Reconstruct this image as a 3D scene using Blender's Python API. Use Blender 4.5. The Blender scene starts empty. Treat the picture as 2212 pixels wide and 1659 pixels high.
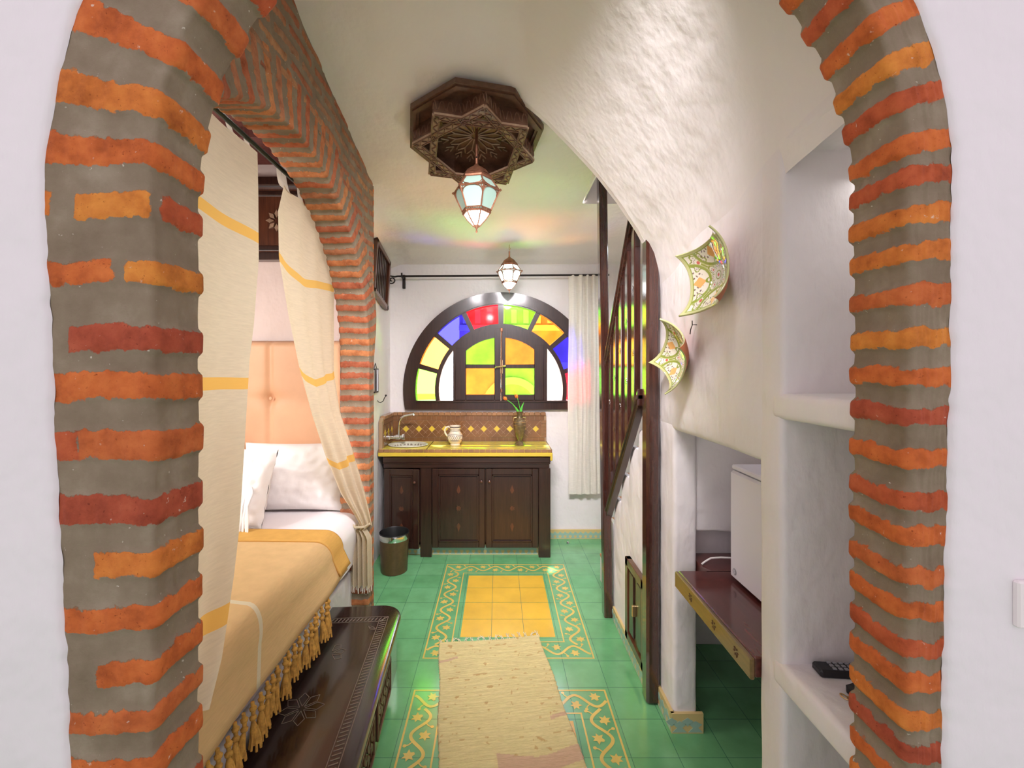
import bpy, math, random
import numpy as np
from mathutils import Vector, Matrix, noise as mn
random.seed(7); RNG = np.random.default_rng(7)
PI = math.pi
SC = bpy.context.scene
COL = SC.collection
H = 1.633          # eye height
FPX = 941.0        # focal length in pixels of a 2212 px wide frame

# ------------------------------------------------------------------ materials
def new_mat(name):
    m = bpy.data.materials.new(name); m.use_nodes = True
    nt = m.node_tree; b = nt.nodes['Principled BSDF']
    return m, nt, b
def N(nt, typ, **kw):
    n = nt.nodes.new(typ)
    for k, v in kw.items(): setattr(n, k, v)
    return n
def L(nt, a, b): nt.links.new(a, b)
def coords(nt, scale=(1,1,1), loc=(0,0,0)):
    tc = N(nt, 'ShaderNodeTexCoord'); mp = N(nt, 'ShaderNodeMapping')
    mp.inputs['Scale'].default_value = scale; mp.inputs['Location'].default_value = loc
    L(nt, tc.outputs['Object'], mp.inputs['Vector']); return mp.outputs['Vector']
def noise(nt, vec, scale, detail=4, rough=.55):
    n = N(nt, 'ShaderNodeTexNoise'); n.inputs['Scale'].default_value = scale
    n.inputs['Detail'].default_value = detail; n.inputs['Roughness'].default_value = rough
    if vec: L(nt, vec, n.inputs['Vector'])
    return n.outputs['Fac']
def ramp(nt, fac, stops):
    r = N(nt, 'ShaderNodeValToRGB'); e = r.color_ramp.elements
    while len(e) < len(stops): e.new(.5)
    for i, (p, c) in enumerate(stops):
        e[i].position = p; e[i].color = (*c, 1)
    L(nt, fac, r.inputs['Fac']); return r.outputs['Color']
def bump(nt, b, h, strength=.3, dist=.01):
    n = N(nt, 'ShaderNodeBump'); n.inputs['Strength'].default_value = strength
    n.inputs['Distance'].default_value = dist
    L(nt, h, n.inputs['Height']); L(nt, n.outputs['Normal'], b.inputs['Normal']); return n
def mathn(nt, op, a, b=None, c=None):
    n = N(nt, 'ShaderNodeMath', operation=op)
    for i, x in enumerate((a, b, c)):
        if x is None: continue
        if isinstance(x, (int, float)): n.inputs[i].default_value = x
        else: L(nt, x, n.inputs[i])
    return n.outputs[0]
def mixc(nt, fac, a, b, blend='MIX'):
    n = N(nt, 'ShaderNodeMix', data_type='RGBA', blend_type=blend)
    if isinstance(fac, (int, float)): n.inputs[0].default_value = fac
    else: L(nt, fac, n.inputs[0])
    for i, x in ((6, a), (7, b)):
        if isinstance(x, tuple): n.inputs[i].default_value = (*x, 1)
        else: L(nt, x, n.inputs[i])
    return n.outputs[2]
def simple(name, col, rough=.5, metal=0, var=0, vscale=8, bstr=0, bscale=60, bdist=.004, coat=0, stretch=(1,1,1), spec=None):
    m, nt, b = new_mat(name)
    b.inputs['Base Color'].default_value = (*col, 1); b.inputs['Roughness'].default_value = rough
    b.inputs['Metallic'].default_value = metal; b.inputs['Coat Weight'].default_value = coat
    b.inputs['Coat Roughness'].default_value = .12
    if spec is not None: b.inputs['Specular IOR Level'].default_value = spec
    vec = coords(nt, stretch)
    if var:
        f = noise(nt, vec, vscale, 5)
        lo = tuple(c*(1-var) for c in col); hi = tuple(min(1, c*(1+var)) for c in col)
        L(nt, ramp(nt, f, [(.3, lo), (.7, hi)]), b.inputs['Base Color'])
    if bstr: bump(nt, b, noise(nt, vec, bscale, 5), bstr, bdist)
    return m
def plaster(name, col, s=1.0):
    m, nt, b = new_mat(name); vec = coords(nt)
    f = noise(nt, vec, 2.2, 3)
    L(nt, ramp(nt, f, [(.3, tuple(c*.965 for c in col)), (.7, col)]), b.inputs['Base Color'])
    b.inputs['Roughness'].default_value = .55; b.inputs['Specular IOR Level'].default_value = .3
    h1 = noise(nt, vec, 6, 3); h2 = noise(nt, coords(nt, (1, 1, .45)), 26, 4)
    h = mathn(nt, 'ADD', mathn(nt, 'MULTIPLY', h1, 1.0), mathn(nt, 'MULTIPLY', h2, .22))
    bump(nt, b, h, .55*s, .03); return m
def attr_mat(name, rough=.4, coat=0, bstr=0):
    m, nt, b = new_mat(name); a = N(nt, 'ShaderNodeAttribute'); a.attribute_name = 'pcol'
    L(nt, a.outputs['Color'], b.inputs['Base Color']); b.inputs['Roughness'].default_value = rough
    b.inputs['Coat Weight'].default_value = coat
    if bstr: bump(nt, b, noise(nt, coords(nt), 90, 4), bstr, .003)
    return m
def brick_mat():
    m, nt, b = new_mat('brick_and_mortar'); vec = coords(nt)
    sd = N(nt, 'ShaderNodeAttribute'); sd.attribute_name = 'sdf'
    bc = N(nt, 'ShaderNodeAttribute'); bc.attribute_name = 'bcol'
    n1 = noise(nt, vec, 48, 5, .65)
    jit = mathn(nt, 'ADD', mathn(nt, 'MULTIPLY', mathn(nt, 'SUBTRACT', n1, .5), .024), mathn(nt, 'MULTIPLY', mathn(nt, 'SUBTRACT', noise(nt, vec, 17, 3), .5), .020))
    v = mathn(nt, 'ADD', sd.outputs['Fac'], jit)
    mr = N(nt, 'ShaderNodeMapRange', interpolation_type='SMOOTHSTEP')
    mr.inputs['From Min'].default_value = -.001; mr.inputs['From Max'].default_value = .0016
    L(nt, v, mr.inputs['Value'])
    # brick body: cast colour with darker pits and pale flecks
    tone = ramp(nt, noise(nt, vec, 22, 5, .6), [(.25, (.55, .48, .45)), (.5, (.95, .95, .95)), (.78, (1.2, 1.45, 1.5))])
    bcol = mixc(nt, 1.0, bc.outputs['Color'], tone, 'MULTIPLY')
    pit = ramp(nt, noise(nt, vec, 130, 3, .7), [(.27, (.35, .2, .15)), (.36, (1, 1, 1))])
    bcol = mixc(nt, .8, bcol, pit, 'MULTIPLY')
    fl = ramp(nt, noise(nt, coords(nt, (1,1,1), (3,1,7)), 60, 4, .6), [(.68, (0,0,0)), (.74, (1,1,1))])
    bcol = mixc(nt, mathn(nt, 'MULTIPLY', fl, .55), bcol, (.82, .72, .6))
    mor = ramp(nt, noise(nt, vec, 9, 6, .6), [(.3, (.205, .150, .100)), (.55, (.265, .205, .142)), (.75, (.35, .285, .21))])
    sp = ramp(nt, noise(nt, coords(nt, (1,1,1), (9,4,2)), 85, 2, .5), [(.72, (0,0,0)), (.76, (1,1,1))])
    mor = mixc(nt, mathn(nt, 'MULTIPLY', sp, .6), mor, (.75, .68, .58))
    L(nt, mixc(nt, mr.outputs[0], mor, bcol), b.inputs['Base Color'])
    b.inputs['Roughness'].default_value = .8; b.inputs['Specular IOR Level'].default_value = .25
    h = mathn(nt, 'ADD', mathn(nt, 'MULTIPLY', mr.outputs[0], .5), mathn(nt, 'MULTIPLY', noise(nt, vec, 75, 6, .65), .8))
    bump(nt, b, h, .5, .006); return m
def cloth(name, col, stripe=None, trans=.35, rough=.9, sheen=0, weave=700, attr='len', stripes=(), sw=.02, bend=0):
    m = bpy.data.materials.new(name); m.use_nodes = True; nt = m.node_tree; nt.nodes.clear()
    out = N(nt, 'ShaderNodeOutputMaterial'); d = N(nt, 'ShaderNodeBsdfDiffuse'); t = N(nt, 'ShaderNodeBsdfTranslucent')
    mx = N(nt, 'ShaderNodeMixShader'); mx.inputs[0].default_value = trans
    vec = coords(nt)
    f = noise(nt, coords(nt, (3, 3, 30)), 6, 4)
    c = ramp(nt, f, [(.3, tuple(x*.9 for x in col)), (.7, col)])
    if stripe:
        a = N(nt, 'ShaderNodeAttribute'); a.attribute_name = attr
        tot = None
        for s0 in stripes:
            k = mathn(nt, 'LESS_THAN', mathn(nt, 'ABSOLUTE', mathn(nt, 'SUBTRACT', a.outputs['Fac'], s0)), sw)
            tot = k if tot is None else mathn(nt, 'MAXIMUM', tot, k)
        c = mixc(nt, tot, c, stripe)
    L(nt, c, d.inputs['Color']); L(nt, c, t.inputs['Color'])
    bp = N(nt, 'ShaderNodeBump'); bp.inputs['Strength'].default_value = .25; bp.inputs['Distance'].default_value = .004
    h = mathn(nt, 'ADD', noise(nt, coords(nt, (1, 1, 9)), 22, 3), mathn(nt, 'MULTIPLY', noise(nt, vec, weave, 2), .3))
    L(nt, h, bp.inputs['Height']); L(nt, bp.outputs[0], d.inputs['Normal'])
    L(nt, d.outputs[0], mx.inputs[1]); L(nt, t.outputs[0], mx.inputs[2]); L(nt, mx.outputs[0], out.inputs[0])
    return m
def glass_pane(name, col, gl=.06, frost=False):
    m = bpy.data.materials.new(name); m.use_nodes = True; nt = m.node_tree; nt.nodes.clear()
    out = N(nt, 'ShaderNodeOutputMaterial'); t = N(nt, 'ShaderNodeBsdfTransparent'); g = N(nt, 'ShaderNodeBsdfGlossy')
    g.inputs['Roughness'].default_value = .08
    mx = N(nt, 'ShaderNodeMixShader'); mx.inputs[0].default_value = gl
    t.inputs[0].default_value = (*col, 1)
    L(nt, t.outputs[0], mx.inputs[1]); L(nt, g.outputs[0], mx.inputs[2]); L(nt, mx.outputs[0], out.inputs[0])
    return m
def emis(name, col, s):
    m, nt, b = new_mat(name); b.inputs['Base Color'].default_value = (*col, 1)
    b.inputs['Emission Color'].default_value = (*col, 1); b.inputs['Emission Strength'].default_value = s
    b.inputs['Roughness'].default_value = .3; return m
def wood(name, c1, c2, rough=.28, coat=.5, stretch=(14, 14, 1.2), bs=.12):
    m, nt, b = new_mat(name); vec = coords(nt, stretch)
    f = noise(nt, vec, 5, 6, .6)
    L(nt, ramp(nt, f, [(.28, c1), (.72, c2)]), b.inputs['Base Color'])
    b.inputs['Roughness'].default_value = rough; b.inputs['Coat Weight'].default_value = coat
    b.inputs['Coat Roughness'].default_value = .1
    bump(nt, b, f, bs, .004); return m

M = {}
M['plaster'] = plaster('white_lime_plaster', (.82, .775, .775))
M['plaster_front'] = plaster('white_lime_plaster_outer', (.83, .78, .81), .8)
M['plaster_ceiling'] = plaster('white_plaster_ceiling', (.84, .79, .775), .7)
M['plaster_pink'] = plaster('rose_white_plaster', (.80, .66, .62))
M['brick'] = brick_mat()
M['wood'] = wood('dark_brown_wood', (.018, .0068, .005), (.046, .0175, .0115))
M['wood_mid'] = wood('red_brown_wood', (.055, .017, .009), (.14, .045, .02), stretch=(14, 14, 1.2))
M['wood_y'] = wood('dark_brown_wood_long', (.032, .012, .010), (.09, .034, .024), stretch=(12, 1.2, 12))
M['wood_x'] = wood('dark_brown_wood_wide', (.018, .0068, .005), (.046, .0175, .0115), stretch=(1.2, 12, 12))
M['post'] = wood('glossy_post_wood', (.026, .009, .007), (.07, .024, .016), rough=.16, coat=.8)
M['carved'] = wood('carved_brown_wood', (.085, .036, .020), (.17, .078, .045), rough=.4, coat=.2, stretch=(6,6,6), bs=.2)
M['carved_lite'] = wood('carved_pale_edge_wood', (.26, .16, .10), (.42, .28, .19), rough=.4, coat=.2, stretch=(6,6,6))
M['carved_mid'] = wood('carved_mid_brown_wood', (.14, .065, .04), (.25, .13, .08), rough=.4, coat=.2, stretch=(6,6,6))
M['desk'] = wood('mahogany_desk_wood', (.06, .014, .012), (.15, .035, .028), rough=.22, coat=.6, stretch=(12, 1.2, 12))
M['desk_edge'] = wood('olive_brown_desk_edge', (.12, .075, .02), (.22, .13, .04), rough=.35, stretch=(12, 1.2, 12))
M['chest'] = wood('black_brown_chest_wood', (.016, .008, .007), (.040, .018, .014), rough=.2, coat=.7, stretch=(12, 1.2, 12))
M['chest_cut'] = simple('carved_chest_groove', (.20, .155, .125), .5)
M['iron'] = simple('black_wrought_iron', (.03, .024, .022), .45, .6)
M['brass'] = simple('brass', (.62, .43, .22), .35, .9)
M['copper'] = simple('copper_lantern_metal', (.30, .13, .075), .4, .7, var=.3, vscale=40)
M['chrome'] = simple('chrome', (.8, .8, .82), .12, 1)
M['white_linen'] = simple('white_pillow_cotton', (.84, .80, .78), .85, var=.03, bstr=.25, bscale=9, bdist=.02)
M['sheet'] = simple('white_sheet_cotton', (.84, .79, .80), .85, bstr=.2, bscale=7, bdist=.02)
M['tassel_white'] = simple('white_tassel_thread', (.92, .92, .93), .8)
M['ochre'] = simple('ochre_tassel_yarn', (.55, .29, .055), .9, var=.3, vscale=60, bstr=.5, bscale=150)
M['headboard'] = simple('peach_leather', (.75, .43, .25), .5, var=.04, bstr=.1, bscale=80)
M['fridge'] = simple('white_fridge_enamel', (.80, .79, .86), .35)
M['grey'] = simple('grey_trim', (.33, .33, .36), .4)
M['black'] = simple('black_plastic', (.012, .012, .014), .4)
M['bin'] = simple('brown_bin_leatherette', (.085, .05, .02), .35, var=.2, vscale=30, bstr=.2, bscale=200)
M['bin_in'] = simple('black_bin_liner', (.01, .01, .01), .4)
M['ceramic'] = simple('cream_ceramic', (.74, .64, .50), .3, coat=.4)
M['ceramic_dark'] = simple('dark_ceramic_glaze', (.10, .075, .08), .3)
M['vase'] = simple('bronze_vase', (.17, .12, .06), .4, .5, var=.4, vscale=45, bstr=.4, bscale=90)
M['tulip'] = simple('orange_tulip_petal', (.95, .22, .03), .5)
M['leaf'] = simple('green_tulip_leaf', (.10, .55, .06), .45)
M['grout'] = simple('pale_grout', (.34, .22, .13), .7)
M['t_brown'] = simple('brown_glazed_tile', (.19, .085, .035), .22, var=.3, vscale=5, coat=.4)
M['t_brown2'] = simple('light_brown_glazed_tile', (.30, .15, .07), .22, var=.25, vscale=6, coat=.4)
M['t_yellow'] = simple('yellow_glazed_tile', (.66, .47, .05), .22, coat=.4)
M['t_top'] = simple('yellow_worktop_tile', (.82, .66, .09), .2, var=.15, vscale=14, coat=.5)
M['base_tile'] = simple('ochre_skirting_tile', (.66, .50, .22), .3)
M['base_blue'] = simple('blue_green_skirting_glaze', (.34, .50, .42), .3)
M['base_pale'] = simple('pale_skirting_tile', (.74, .70, .50), .3)
M['terracotta'] = simple('terracotta_tread', (.55, .25, .11), .5, var=.2)
M['stone'] = simple('mosaic_stone', (.20, .15, .12), .4, var=.4, vscale=30)
M['stone_lite'] = simple('pale_sink_cement', (.55, .52, .42), .5)
M['bulb'] = emis('lit_lamp_glass', (.86, 1, .95), 5.5)
M['mirror'] = simple('mirror_glass', (.85, .9, .85), .05, 1)
M['rug'] = None
# lantern panes
def frosted(name, e):
    m, nt, b = new_mat(name); b.inputs['Base Color'].default_value = (.27, .40, .34, 1)
    b.inputs['Roughness'].default_value = .35
    b.inputs['Emission Color'].default_value = (.72, .96, .86, 1); b.inputs['Emission Strength'].default_value = e
    return m
M['frost_dim'] = frosted('frosted_green_glass', .10)
M['frost_lit'] = frosted('lit_frosted_glass', 2.2)
GL = {'green': (.52, 1, .22), 'orange': (1, .60, .19), 'blue': (.18, .17, 1), 'red': (1, .11, .18)}
for k, c in GL.items(): M['glass_'+k] = glass_pane('%s_stained_glass' % k, c)
M['glass_clear'] = glass_pane('clear_window_glass', (.97, .97, 1))

# floor: green encaustic tiles on a 20 cm grid
def floor_mat():
    m, nt, b = new_mat('green_floor_tiles'); vec = coords(nt, (1,1,1), (.244+2, .979+2-.4, 0))
    br = N(nt, 'ShaderNodeTexBrick'); br.offset = 0; br.squash = 1
    br.inputs['Scale'].default_value = 1; br.inputs['Brick Width'].default_value = .2; br.inputs['Row Height'].default_value = .2
    br.inputs['Mortar Size'].default_value = .0016; br.inputs['Mortar Smooth'].default_value = .3; br.inputs['Bias'].default_value = 0
    br.inputs['Color1'].default_value = (.14, .41, .175, 1); br.inputs['Color2'].default_value = (.18, .47, .215, 1)
    br.inputs['Mortar'].default_value = (.06, .20, .11, 1)
    L(nt, vec, br.inputs['Vector'])
    tone = ramp(nt, noise(nt, coords(nt), 7, 5), [(.3, (.82, .85, .82)), (.7, (1.12, 1.1, 1.15))])
    L(nt, mixc(nt, 1.0, br.outputs['Color'], tone, 'MULTIPLY'), b.inputs['Base Color'])
    r = mathn(nt, 'ADD', mathn(nt, 'MULTIPLY', noise(nt, coords(nt), 14, 4), .16), .13)
    L(nt, r, b.inputs['Roughness']); b.inputs['Coat Weight'].default_value = .35; b.inputs['Coat Roughness'].default_value = .14
    h = mathn(nt, 'ADD', mathn(nt, 'MULTIPLY', br.outputs['Fac'], -.6), mathn(nt, 'MULTIPLY', noise(nt, coords(nt), 9, 3), .35))
    bump(nt, b, h, .25, .004); return m
M['floor'] = floor_mat()
M['inlay'] = simple('ochre_inlay_tile', (.72, .53, .13), .22, var=.12, vscale=6, coat=.35)
M['panel'] = simple('yellow_floor_tile', (.80, .49, .05), .2, var=.12, vscale=4, coat=.35)

def rug_mat():
    m, nt, b = new_mat('cream_rag_weave'); 
    a = N(nt, 'ShaderNodeAttribute'); a.attribute_name = 'pcol'
    n1 = noise(nt, coords(nt, (5, 40, 5)), 7, 5, .6)
    c = mixc(nt, 1.0, a.outputs['Color'], ramp(nt, n1, [(.3, (.86, .84, .76)), (.7, (1.05, 1.05, 1.02))]), 'MULTIPLY')
    L(nt, c, b.inputs['Base Color']); b.inputs['Roughness'].default_value = .95; b.inputs['Specular IOR Level'].default_value = .1
    bump(nt, b, mathn(nt, 'ADD', n1, mathn(nt, 'MULTIPLY', noise(nt, coords(nt, (30, 260, 30)), 3, 3), .6)), .7, .006); return m
M['rug'] = rug_mat()
M['curtain'] = cloth('cream_linen_curtain', (.70, .62, .47), (.80, .49, .13), trans=.42, stripes=(.34, .955, 1.66), sw=.0225)
M['curtain2'] = cloth('cream_linen_curtain_far', (.80, .70, .52), (.83, .53, .15), trans=.5, stripes=(.385, .925, 1.43, 1.90), sw=.021)
M['sheer'] = cloth('white_sheer_curtain', (.92, .88, .80), trans=.3)
M['spread'] = cloth('ochre_bedspread_cotton', (.70, .475, .235), (.68, .60, .42), trans=.05, stripes=(1.69,), sw=.011, attr='len')
M['spread_fold'] = cloth('ochre_bedspread_fold', (.68, .39, .11), trans=.05)
M['ext_brick'] = simple('outdoor_terracotta_render', (.62, .42, .30), .8, var=.3, vscale=3)
M['ext_white'] = simple('outdoor_white_render', (.85, .83, .8), .8, var=.05)

# ------------------------------------------------------------------ mesh tools
class MB:
    def __init__(s): s.v = []; s.f = []; s.m = []
    def add(s, vs, fs, mat=0, X=None):
        o = len(s.v)
        if X is not None: vs = [X @ Vector(v) for v in vs]
        s.v.extend([tuple(v) for v in vs]); s.f.extend([tuple(i+o for i in f) for f in fs]); s.m.extend([mat]*len(fs)); return s
    def box(s, lo, hi, mat=0, X=None, bev=0):
        x0, y0, z0 = lo; x1, y1, z1 = hi
        if bev <= 0:
            vs = [(x0,y0,z0),(x1,y0,z0),(x1,y1,z0),(x0,y1,z0),(x0,y0,z1),(x1,y0,z1),(x1,y1,z1),(x0,y1,z1)]
            fs = [(0,3,2,1),(4,5,6,7),(0,1,5,4),(1,2,6,5),(2,3,7,6),(3,0,4,7)]
            return s.add(vs, fs, mat, X)
        c = [(a+b)/2 for a, b in zip(lo, hi)]; h = [abs(b-a)/2 for a, b in zip(lo, hi)]
        b = min(bev, *[q*.49 for q in h]); vs = []; idx = {}
        for sx in (-1,1):
            for sy in (-1,1):
                for sz in (-1,1):
                    for ax in range(3):
                        sg = (sx,sy,sz); p = [c[i]+sg[i]*(h[i]-(0 if i == ax else b)) for i in range(3)]
                        idx[(sx,sy,sz,ax)] = len(vs); vs.append(tuple(p))
        fs = []
        for ax in range(3):
            o = [i for i in range(3) if i != ax]
            for sg in (-1,1):
                def k(a, bb):
                    t = [0,0,0]; t[ax] = sg; t[o[0]] = a; t[o[1]] = bb; return idx[(*t, ax)]
                fs.append((k(-1,-1), k(1,-1), k(1,1), k(-1,1)))
        for ax in range(3):      # edges parallel to ax
            o = [i for i in range(3) if i != ax]
            for a in (-1,1):
                for bb in (-1,1):
                    def k(e, which):
                        t = [0,0,0]; t[ax] = e; t[o[0]] = a; t[o[1]] = bb; return idx[(*t, which)]
                    fs.append((k(-1,o[0]), k(1,o[0]), k(1,o[1]), k(-1,o[1])))
        for sx in (-1,1):
            for sy in (-1,1):
                for sz in (-1,1): fs.append(tuple(idx[(sx,sy,sz,a)] for a in range(3)))
        return s.add(vs, fs, mat, X)
    def rbox(s, lo, hi, r=.02, step=.05, amp=.003, fr=5, mat=0, skip=''):
        # hand-formed plaster block: rounded edges, gently uneven faces
        lo = list(lo); hi = list(hi)
        def ticks(a, b):
            rr = min(r, (b-a)/2*.98); e = [0, .12, .3, .6, 1]
            t = [a+rr*x for x in e]; n = max(1, int((b-a-2*rr)/step)); w = (b-a-2*rr)
            t += [a+rr+w*i/n for i in range(1, n)]; t += [b-rr*x for x in reversed(e)]; return t
        T = [ticks(a, b) for a, b in zip(lo, hi)]
        ilo = [a+min(r, (b-a)/2) for a, b in zip(lo, hi)]; ihi = [b-min(r, (b-a)/2) for a, b in zip(lo, hi)]
        for ax in range(3):
            o = [i for i in range(3) if i != ax]
            for sg in (0, 1):
                if ('xyz'[ax] + '-+'[sg]) in skip: continue
                A, B = T[o[0]], T[o[1]]; vs = []
                for a in A:
                    for bb in B:
                        p = [0,0,0]; p[ax] = (lo, hi)[sg][ax]; p[o[0]] = a; p[o[1]] = bb
                        q = Vector([min(max(p[i], ilo[i]), ihi[i]) for i in range(3)]); p = Vector(p)
                        d = p-q
                        if d.length > 1e-9: p = q + d.normalized()*r if r <= min(h-l for l, h in zip(lo, hi))/2 else p
                        p = p + mn.noise_vector(p*fr)*amp
                        vs.append(tuple(p))
                nb = len(B); fs = []
                for i in range(len(A)-1):
                    for j in range(nb-1):
                        f = (i*nb+j, (i+1)*nb+j, (i+1)*nb+j+1, i*nb+j+1)
                        flip = (sg == 1) if ax != 1 else (sg == 0)
                        fs.append(f if flip else f[::-1])
                s.add(vs, fs, mat)
        return s
    def lathe(s, prof, c=(0,0,0), n=24, mat=0, X=None, cap=True, phase=0):
        vs = []; fs = []
        for r, z in prof:
            for k in range(n):
                a = 2*PI*k/n + phase; vs.append((c[0]+r*math.cos(a), c[1]+r*math.sin(a), c[2]+z))
        for i in range(len(prof)-1):
            for k in range(n):
                k2 = (k+1) % n; fs.append((i*n+k, i*n+k2, (i+1)*n+k2, (i+1)*n+k))
        if cap:
            fs.append(tuple(range(n))[::-1]); fs.append(tuple((len(prof)-1)*n+k for k in range(n)))
        return s.add(vs, fs, mat, X)
    def tube(s, pts, r, n=8, mat=0, X=None, cap=True):
        pts = [Vector(p) for p in pts]; rs = r if isinstance(r, (list, tuple)) else [r]*len(pts)
        vs = []; fs = []; up = Vector((0,0,1)); prev = None
        for i, p in enumerate(pts):
            t = (pts[min(i+1, len(pts)-1)]-pts[max(i-1, 0)]).normalized()
            if prev is None:
                a = t.cross(up) if abs(t.dot(up)) < .95 else t.cross(Vector((1,0,0)))
            else: a = prev - t*prev.dot(t)
            a.normalize(); prev = a; b = t.cross(a)
            for k in range(n):
                th = 2*PI*k/n; vs.append(tuple(p + (a*math.cos(th)+b*math.sin(th))*rs[i]))
        for i in range(len(pts)-1):
            for k in range(n):
                k2 = (k+1) % n; fs.append((i*n+k, i*n+k2, (i+1)*n+k2, (i+1)*n+k))
        if cap: fs.append(tuple(range(n))[::-1]); fs.append(tuple((len(pts)-1)*n+k for k in range(n)))
        return s.add(vs, fs, mat, X)
    def prism(s, poly, a0, a1, axis='z', mat=0, X=None):
        # poly of (u, v); axis z: (u,v)->(x,y); y: (x,z); x: (y,z)
        def P(u, v, w): return {'z': (u, v, w), 'y': (u, w, v), 'x': (w, u, v)}[axis]
        n = len(poly); vs = [P(u, v, a0) for u, v in poly] + [P(u, v, a1) for u, v in poly]
        fs = [tuple(range(n))[::-1], tuple(range(n, 2*n))] + [(i, (i+1) % n, n+(i+1) % n, n+i) for i in range(n)]
        return s.add(vs, fs, mat, X)
    def arcslab(s, cx, cz, r0, r1, a0, a1, y0, y1, n=None, mat=0):
        n = n or max(2, int(abs(a1-a0)/4)); vs = []; fs = []
        for i in range(n+1):
            a = math.radians(a0+(a1-a0)*i/n); c, q = math.cos(a), math.sin(a)
            for r, y in ((r0,y0),(r1,y0),(r1,y1),(r0,y1)): vs.append((cx-r*c, y, cz+r*q))
        for i in range(n):
            for k in range(4):
                k2 = (k+1) % 4; fs.append((i*4+k, i*4+k2, (i+1)*4+k2, (i+1)*4+k))
        fs.append((0,1,2,3)); fs.append(tuple(n*4+k for k in (3,2,1,0)))
        return s.add(vs, fs, mat)
    def grid(s, P, mat=0, wrap=False):
        # P[i][j] points
        ni, nj = len(P), len(P[0]); vs = [tuple(p) for row in P for p in row]
        fs = [(i*nj+j, (i+1)*nj+j, (i+1)*nj+j+1, i*nj+j+1) for i in range(ni-1) for j in range(nj-1)]
        return s.add(vs, fs, mat)
    def build(s, name, mats, parent=None, smooth=35, rnd=None):
        me = bpy.data.meshes.new(name); me.from_pydata(s.v, [], s.f)
        mats = mats if isinstance(mats, (list, tuple)) else [mats]
        for m in mats: me.materials.append(M[m] if isinstance(m, str) else m)
        me.polygons.foreach_set('material_index', s.m)
        import bmesh
        bm = bmesh.new(); bm.from_mesh(me); bmesh.ops.recalc_face_normals(bm, faces=bm.faces); bm.to_mesh(me); bm.free()
        if smooth:
            me.polygons.foreach_set('use_smooth', [True]*len(me.polygons)); me.set_sharp_from_angle(angle=math.radians(smooth))
        me.update(); o = bpy.data.objects.new(name, me); COL.objects.link(o)
        if parent: o.parent = parent
        return o
def fattr(o, name, vals):
    a = o.data.attributes.new(name, 'FLOAT', 'POINT'); a.data.foreach_set('value', np.asarray(vals, dtype=np.float32).ravel())
def cattr(o, name, cols):
    a = o.data.attributes.new(name, 'FLOAT_COLOR', 'POINT'); c = np.asarray(cols, dtype=np.float32)
    if c.shape[1] == 3: c = np.concatenate([c, np.ones((len(c), 1), np.float32)], 1)
    a.data.foreach_set('color', c.ravel())
def np_grid(name, P, mat, parent=None, flip=False, keep=None):
    ni, nj = P.shape[:2]; idx = np.arange(ni*nj).reshape(ni, nj)
    q = np.stack([idx[:-1,:-1], idx[1:,:-1], idx[1:,1:], idx[:-1,1:]], -1).reshape(-1, 4)
    if keep is not None: q = q[keep.reshape(-1)]
    if flip: q = q[:, ::-1]
    me = bpy.data.meshes.new(name); me.from_pydata(P.reshape(-1, 3).tolist(), [], q.tolist())
    me.materials.append(M[mat] if isinstance(mat, str) else mat)
    me.polygons.foreach_set('use_smooth', [True]*len(me.polygons)); me.update()
    o = bpy.data.objects.new(name, me); COL.objects.link(o)
    if parent: o.parent = parent
    return o
def thing(name, label, cat, loc=(0,0,0), rz=0, group=None):
    o = bpy.data.objects.new(name, None); COL.objects.link(o); o.empty_display_size = .05
    o.location = loc; o.rotation_euler = (0,0,rz); o['label'] = label; o['category'] = cat
    if group: o['group'] = group
    return o
def tag(o, label=None, cat=None, group=None, kind=None):
    if label: o['label'] = label
    if cat: o['category'] = cat
    if group: o['group'] = group
    if kind: o['kind'] = kind
    return o
def local(o, parent):      # parent a world-built mesh under an empty that stands elsewhere
    o.parent = parent; o.matrix_parent_inverse = parent_world(parent).inverted(); return o
def parent_world(p): return Matrix.Translation(p.location) @ p.rotation_euler.to_matrix().to_4x4()
def struct(o, label=None): o['kind'] = 'structure'; (label and o.__setitem__('label', label)); return o
def sstep(x, a, b):
    t = np.clip((x-a)/(b-a), 0, 1); return t*t*(3-2*t)

# ------------------------------------------------------------------ brick arches
BR = [(.60,.140,.034), (.64,.185,.036), (.50,.100,.036), (.42,.080,.038), (.56,.135,.038), (.66,.215,.038)]
def arch_path(al, ar, zs, rise, ds):
    n1 = int(zs/ds); cx = (al+ar)/2; R = (ar-al)/2; n2 = int(PI*R/ds)
    A = [al]*n1; Z = [zs*i/n1 for i in range(n1)]; NX = [-1]*n1; NZ = [0]*n1
    for i in range(n2+1):
        t = PI*i/n2; A.append(cx-R*math.cos(t)); Z.append(zs+rise*math.sin(t))
        nx, nz = -math.cos(t)/R, math.sin(t)/rise; l = math.hypot(nx, nz); NX.append(nx/l); NZ.append(nz/l)
    for i in range(1, n1+1): A.append(ar); Z.append(zs*(1-i/n1)); NX.append(1); NZ.append(0)
    A, Z, NX, NZ = map(np.array, (A, Z, NX, NZ))
    S = np.concatenate([[0], np.cumsum(np.hypot(np.diff(A), np.diff(Z)))])
    return A, Z, NX, NZ, S
def sdf_of(Sg, Tg, bricks):
    best = np.full(Sg.shape, -.05); col = np.zeros(Sg.shape+(3,)); col[:] = BR[0]
    for (s0, s1, t0, t1, c) in bricks:
        v = np.minimum((s1-s0)/2-np.abs(Sg-(s0+s1)/2), (t1-t0)/2-np.abs(Tg-(t0+t1)/2))
        m = v > best; best[m] = v[m]; col[m] = c
    return best, col
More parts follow.
